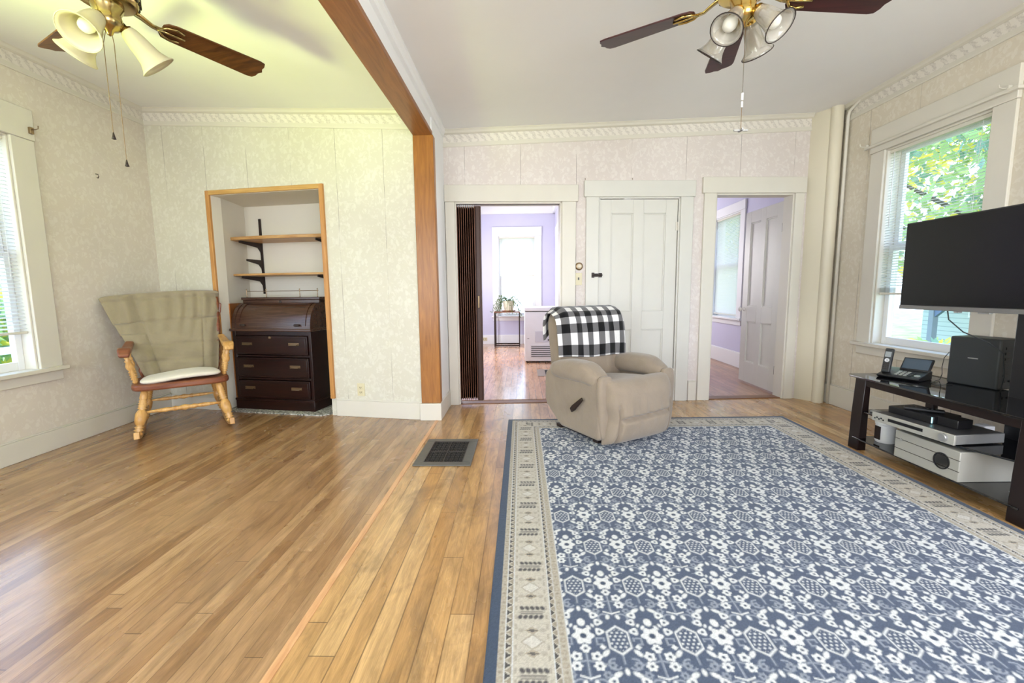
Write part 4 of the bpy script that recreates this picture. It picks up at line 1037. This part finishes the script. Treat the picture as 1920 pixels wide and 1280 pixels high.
    me.update(); at = me.color_attributes.new('weave', 'FLOAT_COLOR', 'POINT')
    rgba = np.concatenate([np.clip(C, 0, 1).reshape(-1, 3), np.ones((len(co), 1))], 1).astype(np.float32); at.data.foreach_set('color', rgba.ravel())
    me.polygons.foreach_set('use_smooth', np.ones(len(quads), dtype=bool))
    T = NT('woven_rug_pile'); a = T.n('ShaderNodeAttribute', attribute_name='weave')
    nz = T.noise(T.coord(), 420, 2); T.bump(nz, .35, .003)
    me.materials.append(T.fin(T.mix(.25, a.outputs['Color'], T.ramp(nz, [(.3, (.55, .55, .55, 1)), (.7, (1, 1, 1, 1))]), 'MULTIPLY'), .95, 0, .1, Sheen_Weight=.15))
    o = bpy.data.objects.new('area_rug', me); COL.objects.link(o)
    tag(o, 'large navy and cream patterned area rug with hexagon motifs on the honey boards', 'rug')
rug()
# ------------------------------------------------------------------ TV stand
def rbox(x0, x1, y0, y1, r=.04, n=5):
    P = []
    for cx, cy, a0 in ((x1-r, y1-r, 0), (x0+r, y1-r, 90), (x0+r, y0+r, 180), (x1-r, y0+r, 270)):
        for k in range(n+1): a = R(a0+90*k/n); P.append((cx+r*math.cos(a), cy+r*math.sin(a)))
    return P
TS = thing('tv_stand', 'black glass and dark brown metal television stand with three shelves by the buff wall', 'tv stand', (0, 0, 0))
build('shelf_top', MB().prism([(2.325, 1.93), (2.315, 3.09), (2.345, 3.14), (2.80, 3.14), (2.86, 3.09), (2.86, 1.93)], 'z', .498, .510), M['blackgloss'], TS, bevel=.002)
build('top_rail', MB().box(2.338, 2.362, 1.99, 3.03, .452, .498).box(2.82, 2.845, 1.99, 3.08, .46, .498), M['darkwoodmetal'], TS, bevel=.003)
build('shelf', MB().prism([(2.30, 2.34), (2.335, 3.02), (2.74, 3.02), (2.78, 1.97), (2.44, 1.97)], 'z', .268, .278), M['blackgloss'], TS, bevel=.002)
build('shelf', MB().prism([(2.31, 1.99), (2.31, 3.02), (2.80, 3.02), (2.80, 1.99)], 'z', .075, .086), M['blackgloss'], TS, bevel=.002)
for y in (3.015, 1.995):
    build('leg', MB().prism([(2.315, 0), (2.365, 0), (2.372, .498), (2.335, .498), (2.322, .25)], 'y', y-.045, y+.045).box(2.36, 2.372, y-.045, y+.045, 0, .498), M['darkwoodmetal'], TS, bevel=.004)
    build('leg', MB().box(2.815, 2.85, y-.03, y+.03, 0, .498), M['darkwoodmetal'], TS, bevel=.004)
build('mount_column', MB().box(2.70, 2.78, 2.10, 2.44, .086, 1.10).box(2.60, 2.72, 2.12, 2.42, 1.10, 1.12), M['black'], TS, bevel=.006)
build('mount_arm', MB().box(2.50, 2.72, 2.22, 2.28, 1.16, 1.36).box(2.495, 2.51, 2.1, 2.45, 1.1, 1.4).box(2.70, 2.76, 2.15, 2.35, 1.05, 1.42), M['black'], TS, bevel=.004)
# television
TV = thing('television', 'flat black television mounted above the stand and covering part of the window', 'television', (2.42, 2.375, 0))
build('cabinet', MB().box(-.004, .035, -.478, .478, .985, 1.516).box(.035, .075, -.30, .30, 1.02, 1.4), M['black'], TV, bevel=.004)
build('screen', MB().box(-.0065, -.004, -.469, .469, 1.012, 1.508), M['screen'], TV)
build('bottom_bezel', MB().box(-.008, .03, -.478, .478, .984, 1.008), solid('grey_tv_trim', srgb(128, 126, 124), .35, .4), TV, bevel=.002)
build('sensor_lumps', MB().box(0, .02, .10, .13, .975, .985).box(0, .02, -.06, .0, .976, .985), M['silver'], TV, bevel=.002)
t = thing('tv_cable', 'thin dark cable hanging from under the television across the window', 'cable')
build('cable', MB().tube([(2.47, 2.60, 1.02), (2.49, 2.60, .93), (2.55, 2.57, .86), (2.66, 2.53, .80), (2.74, 2.52, .74), (2.78, 2.54, .6), (2.79, 2.56, .515)], .0035, 8), M['grey_d'], t, smooth=True)
# telephone base with screen, handset in its cradle
PH = thing('telephone_base', 'black desk telephone with tilted screen and keypad on the stand', 'telephone', (2.585, 2.955, .511), R(-62))
prof = [(-.085, .0), (-.10, .012), (-.095, .020), (.05, .052), (.09, .055), (.09, .0)]
b = build('body', MB().prism(prof, 'x', -.125, .105), M['black'], PH, bevel=.005)
sl = math.atan2(.032, .145)
mt = Matrix.Translation((0, -.095, .0215)) @ Matrix.Rotation(sl, 4, 'X')
for i in range(4):
    for j in range(4): build('key', MB().box(-.035+i*.024, -.018+i*.024, .018+j*.022, .032+j*.022, 0, .004).xf(mt), M['silver'] if i < 3 else M['grey_d'], PH, bevel=.001)
build('navigation_ring', MB().lathe([(.016, 0), (.016, .004), (.009, .004), (.009, 0)], tuple(mt @ Vector((.080, .04, .0))), tuple(mt @ Vector((.080, .04, .1))), 20), M['silver'], PH, smooth='angle')
ms = Matrix.Translation((.02, .045, .055)) @ Matrix.Rotation(R(-38), 4, 'X')
build('display', MB().box(-.075, .085, 0, .016, -.005, .095).xf(ms), M['black'], PH, bevel=.004)
build('screen', MB().box(-.066, .076, -.0012, 0, .006, .086).xf(ms), solid('dim_lcd', srgb(70, 84, 96), .1), PH)
HS = thing('phone_handset', 'black cordless handset standing upright in the telephone cradle', 'handset', PH.location, R(-62))
mh = Matrix.Translation((-.095, -.045, .030)) @ Matrix.Rotation(R(-14), 4, 'X')
build('body', MB().box(-.024, .024, -.012, .012, 0, .165).xf(mh), M['grey_d'], HS, bevel=.007, seg=3)
build('screen', MB().box(-.017, .017, -.0132, -.012, .105, .142).xf(mh), solid('grey_lcd', srgb(150, 156, 158), .2), HS)
build('navigation_ring', MB().lathe([(.013, 0), (.013, .003), (.008, .003), (.008, 0)], tuple(mh @ Vector((0, -.012, .082))), tuple(mh @ Vector((0, -.1, .082))), 20), M['white_pl'], HS, smooth='angle')
mb = MB()
for i in range(3):
    for j in range(4): mb.box(-.016+i*.0115, -.0075+i*.0115, -.0135, -.012, .018+j*.0125, .026+j*.0125)
build('keypad', mb.xf(mh), M['iron'], HS)
# dark electronics box on the top shelf
BX = thing('electronics_box', 'tall dark grey electronics box with a small light logo standing on the stand', 'box', (2.76, 2.705, .5105), R(-75.5))
build('case', MB().box(-.125, .125, -.0, .175, .0, .30), M['grey_d'], BX, bevel=.010, seg=3)
build('logo', MB().box(-.025, .025, -.0012, 0.001, .170, .176), M['silver'], BX)
mb = MB()
for k in range(6): mb.box(.1245, .129, .04, .075, .08+k*.032, .094+k*.032)
mb.cyl((.12, .05, .05), (.134, .05, .05), .008).cyl((.12, .09, .05), (.134, .09, .05), .006)
build('jacks', mb, M['black'], BX)
build('foot_strip', MB().box(-.12, .12, .01, .165, -.0, .008), M['black'], BX)
t = thing('power_cable', 'thin black wire drooping down beside the tall electronics box', 'cable')
build('cable', MB().tube([(2.775, 2.87, .70), (2.76, 2.885, .66), (2.755, 2.888, .60), (2.76, 2.888, .55), (2.73, 2.87, .516), (2.66, 2.83, .5145), (2.60, 2.79, .5145), (2.61, 2.74, .5145), (2.68, 2.73, .5145)], .0022, 6), M['black'], t, smooth=True)
# disc player on the middle shelf
DV = thing('disc_player', 'slim silver disc player lying on the middle shelf', 'disc player', (2.258, 2.52, .2785), R(-83))
b = build('case', MB().box(-.235, .235, .004, .30, .006, .058), M['silver'], DV, bevel=.003)
build('front_panel', MB().box(-.238, .238, -.006, .006, .004, .060), M['silver_l'], b, bevel=.003)
build('disc_slot', MB().box(-.13, .075, -.008, -.005, .026, .044), M['black'], b)
build('volume_knob', MB().lathe([(.022, 0), (.022, .010), (.019, .014), (.003, .014)], (.185, -.006, .034), (.185, -1, .034), 24), M['silver'], b, smooth='angle')
for k in range(5): build('button', MB().box(-.22+k*.014, -.212+k*.014, -.009, -.005, .02+.008*(k % 2), .028+.008*(k % 2)), M['grey_d'], b)
build('top_cover', MB().box(-.228, .228, .01, .294, .058, .0595), solid('dark_metal_lid', srgb(92, 92, 94), .4, .5), b)
for x in (-.2, .2): build('foot', MB().cyl((x, .04, 0), (x, .04, .007), .014).cyl((x, .26, 0), (x, .26, .007), .014), M['black'], DV)
# cable box with remote on the disc player
CB = thing('cable_box', 'black cable box with a small blue light sitting on the silver disc player', 'cable box', (2.325, 2.605, .3395), R(-80))
build('case', MB().box(-.13, .13, 0, .19, .0, .042), M['black'], CB, bevel=.003)
build('blue_light', MB().box(.118, .124, -.0015, .001, .004, .038), (lambda T: T.fin((.3, .9, 1, 1), .4, 0, .5, Emission_Color=(.4, .9, 1, 1), Emission_Strength=1.2))(NT('blue_led')), CB)
build('adapter', MB().box(.132, .235, .02, .12, 0.0, .050), M['black'], CB, bevel=.003)
RM = thing('remote_control', 'dark remote control lying across the black cable box', 'remote', (2.40, 2.60, .3835), R(-130))
build('body', MB().box(-.022, .022, -.09, .09, 0, .018), M['black'], RM, bevel=.006, seg=3)
mb = MB()
for i in range(3):
    for j in range(7): mb.box(-.016+i*.012, -.008+i*.012, -.07+j*.02, -.06+j*.02, .018, .020)
build('buttons', mb, M['grey_d'], RM)
# silver subwoofer and white canister on the bottom shelf
SW = thing('subwoofer', 'silver subwoofer with a round black port on the bottom shelf', 'speaker', (2.30, 2.462, .0865), R(-88.5))
b = build('cabinet', MB().box(-.195, .195, 0, .34, 0, .165), M['silver_l'], SW, bevel=.004)
g = MB()
for z in (.055, .115): g.box(-.196, .196, -.0012, .002, z, z+.003)
build('groove', g, M['iron'], b)
build('port', MB().lathe([(.046, 0), (.046, .004), (.040, .004), (.038, -.03), (.002, -.03)], (.10, 0, .083), (.10, -1, .083), 30), M['black'], b, smooth='angle')
build('badge', MB().lathe([(.008, 0), (.008, .002), (.001, .002)], (-.15, -.001, .115), (-.15, -1, .115), 16), M['silver'], b)
CN = thing('canister', 'white plastic canister beside the silver subwoofer', 'canister', (2.44, 2.90, .0865))
build('body', MB().lathe([(.052, 0), (.056, .01), (.056, .115), (.054, .12)], n=28), M['white_pl'], CN, smooth='angle')
build('lid', MB().lathe([(.058, .118), (.06, .124), (.06, .138), (.052, .146), (.003, .147)], n=28), M['white_pl'], CN, smooth='angle')
build('label_window', MB().box(-.058, -.050, -.022, .022, .02, .11), M['iron'], CN, bevel=.002)
t = thing('extension_lead', 'white looped lead with a square plug under the stand at its near end', 'cord', (0, 0, 0))
P = []
for k in range(22):
    a = R(40+k*13); P.append((2.50+.085*math.cos(a), 2.10+.055*math.sin(a), .092+.001*k))
P += [(2.56, 2.03, .115), (2.66, 1.98, .12)]
build('cord', MB().tube(P, .005, 8), M['white_pl'], t, smooth=True)
build('plug', MB().box(2.43, 2.47, 2.045, 2.085, .0865, .115), M['ivory'], t, bevel=.004)
t = thing('white_adapter', 'small white power adapter behind the disc player', 'adapter', (2.66, 2.50, .279))
build('body', MB().box(-.03, .03, -.03, .03, 0, .05), M['white_pl'], t, bevel=.005)
build('prongs', MB().box(-.01, -.006, .03, .045, .02, .03).box(.006, .01, .03, .045, .02, .03), M['silver'], t)
t = thing('silver_remote', 'small silver remote on the far end of the middle shelf', 'remote', (2.40, 2.90, .2785), R(20))
build('body', MB().box(-.02, .02, -.06, .06, 0, .016), M['silver'], t, bevel=.005, seg=3)
build('buttons', MB().box(-.012, -.004, -.04, -.03, .016, .018).box(.004, .012, -.04, -.03, .016, .018).box(-.004, .004, -.01, .0, .016, .018), M['grey_d'], t)

# ------------------------------------------------------------------ kitchen things
PS = thing('plant_stand', 'square dark metal plant stand with wooden top under the far window', 'plant stand', (-.31, 8.98, 0))
build('top', MB().box(-.26, .26, -.19, .19, .69, .715), wood('stand_top_wood', srgb(96, 58, 40), srgb(140, 92, 66), 'x', .4), PS, bevel=.003)
for sx in (-1, 1):
    for sy in (-1, 1): build('leg', MB().box(sx*.25-.011, sx*.25+.011, sy*.18-.011, sy*.18+.011, 0, .69), M['iron'], PS)
build('foot_rail', MB().box(-.25, .25, -.19, -.17, .012, .034).box(-.25, .25, .17, .19, .012, .034), M['iron'], PS)
PP = thing('potted_plant', 'trailing green houseplant in a pale pot on the dark plant stand', 'plant', (-.28, 8.96, .7155))
build('pot', MB().lathe([(.085, 0), (.105, .08), (.125, .19), (.13, .215), (.122, .215), (.115, .18), (.02, .17)], n=28), paint('cream_glaze', srgb(222, 214, 190), .3, .04, 8), PP, smooth='angle')
build('saucer', MB().lathe([(.09, .0), (.14, .004), (.145, .02), (.135, .02), (.09, .008)], n=28), solid('terracotta', srgb(150, 92, 64), .6), PP, smooth='angle')
mb = MB(); rnd = random.Random(5); lf = MB()
for k in range(34):
    a = rnd.uniform(0, 2*math.pi); L = rnd.uniform(.20, .36); up = rnd.uniform(.06, .24); P = []
    for i in range(7):
        f = i/6; P.append((math.cos(a)*(.03+L*f), math.sin(a)*(.03+L*f)*.75, .19+up*math.sin(f*2.2)-.36*f*f*rnd.uniform(.75, 1.05)))
    mb.tube(P, .004, 5)
    for i in range(1, 7):
        for s in (-1, 1):
            p = Vector(P[i]); d = Vector((math.cos(a+s*1.0), math.sin(a+s*1.0), rnd.uniform(-.3, .5))).normalized(); w = d.cross(Vector((0, 0, 1))).normalized()*.016; q = p+d*rnd.uniform(.05, .075)
            lf.add([p, p+d*.03+w, q, p+d*.03-w], [(0, 1, 2, 3)])
build('stems', mb, paint('stem_green', srgb(96, 116, 58), .6), PP, smooth=True)
build('leaves', lf, translucent('leaf_green', srgb(104, 134, 72), .3), PP)
FZ = thing('chest_freezer', 'white chest freezer with a slotted grille standing in the kitchen', 'freezer', (.36, 6.78, .025))
b = build('cabinet', MB().box(-.325, .315, 0, .62, 0, .775), M['white_pl'], FZ, bevel=.008)
build('lid', MB().box(-.33, .32, -.012, .625, .785, .845), M['white_pl'], FZ, bevel=.012, seg=3)
build('gasket', MB().box(-.32, .31, .005, .61, .775, .785), M['grey_d'], FZ)
g = MB().box(-.235, .10, -.006, .002, .055, .26)
gr = build('grille', g, solid('grille_white', srgb(222, 222, 224), .4), FZ, bevel=.002)
g = MB()
for k in range(6): g.box(-.225, .09, -.0075, -.005, .072+k*.030, .084+k*.030)
build('slots', g, M['grey_d'], gr)
build('control_panel', MB().box(-.16, .07, -.006, .002, .30, .47), solid('panel_grey', srgb(206, 206, 212), .4), FZ, bevel=.002)
build('control_dial', MB().cyl((.045, -.006, .335), (.045, -.014, .335), .012), M['grey_d'], FZ)
build('badge', MB().box(-.285, -.255, -.003, .002, .355, .362), M['grey_d'], FZ)
for x in (-.29, .28): build('foot', MB().cyl((x, .05, -.025), (x, .05, .001), .02).cyl((x, .57, -.025), (x, .57, .001), .02), M['iron'], FZ)
t = thing('wall_outlet', 'small outlet in the kitchen far baseboard beside the brown folding door', 'outlet', KF.at(.61, -.026, .11), 0)
build('plate', MB().box(-.055, .055, 0, .006, -.035, .035), M['ivory'], t, bevel=.002)
build('slots', MB().box(-.03, -.02, -.001, .001, -.008, .008).box(.02, .03, -.001, .001, -.008, .008), M['black'], t)
t = thing('hanging_wire', 'thin dark wire hanging down the kitchen right wall near its window', 'cord')
build('cord', MB().tube([(.672, 7.55, 1.95), (.668, 7.55, 1.6), (.64, 7.58, 1.2), (.655, 7.52, 1.0), (.672, 7.45, .95)], .005, 6), M['grey_d'], t, smooth=True)

# ------------------------------------------------------------------ outside
struct(build('ground_lawn', MB().box(-30, 40, -20, 40, -1.2, -1.0), (lambda T: T.fin(T.ramp(T.noise(T.coord(), 2.5, 5), [(.3, srgb(96, 128, 60)), (.7, srgb(160, 186, 104))]), .9))(NT('lawn_grass'))))
def tree(lab, c, rx, ry, rz, n, cols, trunk=True, seed=1, size=.16, group='trees outside the windows', name='tree'):
    t = thing(name, lab, 'tree' if name == 'tree' else name, (c[0], c[1], -1.0), 0, group); rd = np.random.default_rng(seed)
    H = c[2]+1.0
    if trunk:
        mb = MB().lathe([(.20, 0), (.15, H*.5), (.08, H)], n=12)
        for k in range(8):
            a = k*.8; mb.tube([(0, 0, H*(.35+.05*k)), (math.cos(a)*rx*.4, math.sin(a)*ry*.4, H*(.5+.05*k)), (math.cos(a)*rx*.85, math.sin(a)*ry*.85, H*(.55+.07*k))], [.06, .045, .02], 6)
        build('trunk', mb, paint('bark', srgb(110, 96, 84), .9, .2, 9), t, smooth=True)
    for ci, (frac, col) in enumerate(cols):
        m = int(n*frac); d = rd.normal(size=(m, 3)); d /= np.linalg.norm(d, axis=1)[:, None]; r = rd.random(m)**.4
        base_p = d*r[:, None]*np.array([rx, ry, rz])+np.array([0, 0, H])
        lump = np.sin(d[:, 0]*5+ci*2)+np.sin(d[:, 2]*6+ci)+np.sin(d[:, 1]*5)
        base_p = base_p[lump > -.9]; m = len(base_p)
        a = rd.normal(size=(m, 3)); a /= np.linalg.norm(a, axis=1)[:, None]; b2 = rd.normal(size=(m, 3)); b2 -= (b2*a).sum(1)[:, None]*a; b2 /= np.linalg.norm(b2, axis=1)[:, None]
        s = size*(.6+.8*rd.random(m))[:, None]
        vs = np.stack([base_p-a*s, base_p+b2*s*.45, base_p+a*s, base_p-b2*s*.45], 1).reshape(-1, 3)
        me = bpy.data.meshes.new('foliage'); me.from_pydata(vs.tolist(), [], [(4*i, 4*i+1, 4*i+2, 4*i+3) for i in range(m)])
        me.materials.append(col); o = bpy.data.objects.new('foliage', me); COL.objects.link(o); o.parent = t
G1 = translucent('leaf_mid_green', srgb(176, 200, 136), .55); G2 = translucent('leaf_yellow', srgb(246, 226, 104), .5); G3 = translucent('leaf_blue_green', srgb(138, 170, 152), .5)  # leaf colours scattered at random through each crown
tree('big broad tree with green and yellow leaves seen through the blind above the television', (9.2, 8.3, 3.9), 3.2, 3.2, 3.1, 15000, [(.40, G1), (.38, G2), (.22, G3)], seed=4, size=.11)
tree('green tree glimpsed through the blind of the lavender side room', (9.0, 18.4, 3.6), 3.1, 3.1, 3.2, 4500, [(.6, G1), (.15, G2), (.25, G3)], seed=9, size=.22)
tree('blue-green tree glimpsed through the lower sash behind the potted plant', (-2.2, 17.5, 1.6), 1.0, 1.0, 2.0, 2200, [(.4, G1), (.6, G3)], seed=12, size=.14)
tree('leafy tree beyond the porch at the window nearest the rocking chair', (-10.5, 9.5, .4), 2.0, 2.0, 1.5, 2600, [(.7, G1), (.2, G2), (.1, G3)], seed=15, size=.18)
tree('low flowering shrub outside the window under the television', (6.9, 7.3, -.35), .9, 1.2, .60, 1600, [(.5, G1), (.3, G2), (.2, G3)], False, 21, .08, None, 'shrub')
HN = thing('neighbour_house', 'pale clapboard house across the yard seen under the television', 'house', (13.5, 8.0, -1.0))
sid = (lambda T: (T.fin(T.mix(T.math('LESS_THAN', T.math('FRACT', T.math('MULTIPLY', T.sep(T.coord())[2], 7)), .12), srgb(186, 194, 196), srgb(140, 150, 156)), .6)))(NT('pale_clapboard'))
b = build('wall', MB().box(1.2, 6, -3.5, 7.0, 0, 3.0).box(0.0, 1.3, 2.6, 7.0, 0, 3.0), sid, HN)
build('roof', MB().prism([(-.4, 2.9), (3.4, 5.0), (6.6, 2.9)], 'y', -3.9, 7.4), paint('grey_shingles', srgb(120, 118, 120), .8), HN)
for y in (-2.2, -.4): 
    w = build('window', MB().box(1.16, 1.24, y-.45, y+.45, 1.15, 2.5), M['white'], HN)
    build('window_pane', MB().box(1.14, 1.165, y-.35, y+.35, 1.25, 2.4), solid('dull_window_glass', srgb(110, 130, 146), .1), w)
build('porch_post', MB().box(-1.55, -1.40, 4.95, 5.1, 0, 2.7), paint('post_grey', srgb(140, 146, 156), .6), HN)
build('porch_bracket', MB().prism([(4.95, 1.75), (4.95, 1.25), (4.35, 1.75)], 'x', -1.52, -1.43).box(-1.6, .1, 4.2, 6.5, 2.6, 2.75), paint('bracket_blue_grey', srgb(104, 118, 146), .6), HN)
for y in (4.55, 5.2):
    w = build('window', MB().box(-.05, .02, y-.26, y+.26, 1.2, 2.2), M['white'], HN)
    build('window_pane', MB().box(-.07, -.045, y-.2, y+.2, 1.26, 2.14), bpy.data.materials['dull_window_glass'], w)
tag(build('brick_edging', MB().box(8.2, 8.5, 3.0, 9.5, -1.02, -.62), (lambda T: (lambda bt: (T.l(T.coord(), bt.inputs[0]), T.fin(bt.outputs[0], .8))[1])(T.n('ShaderNodeTexBrick')))(NT('garden_brick'))), 'low brick garden edging outside under the television', 'edging')
PO = thing('side_porch', 'white porch floor and railing outside the window nearest the rocking chair', 'porch', (-4.9, 2.0, -1.0))
build('floor', MB().box(-1.3, 1.05, -4.2, 4.5, .55, .65), paint('porch_floor_grey', srgb(190, 192, 190), .6), PO)
for y in (-1.6, .9, 3.4): build('post', MB().box(-1.2, -1.06, y-.07, y+.07, .65, 2.2), M['white'], PO)
rl = MB().box(-1.17, -1.1, -4, 4.4, 1.45, 1.53)
build('railing', rl, M['white'], PO)
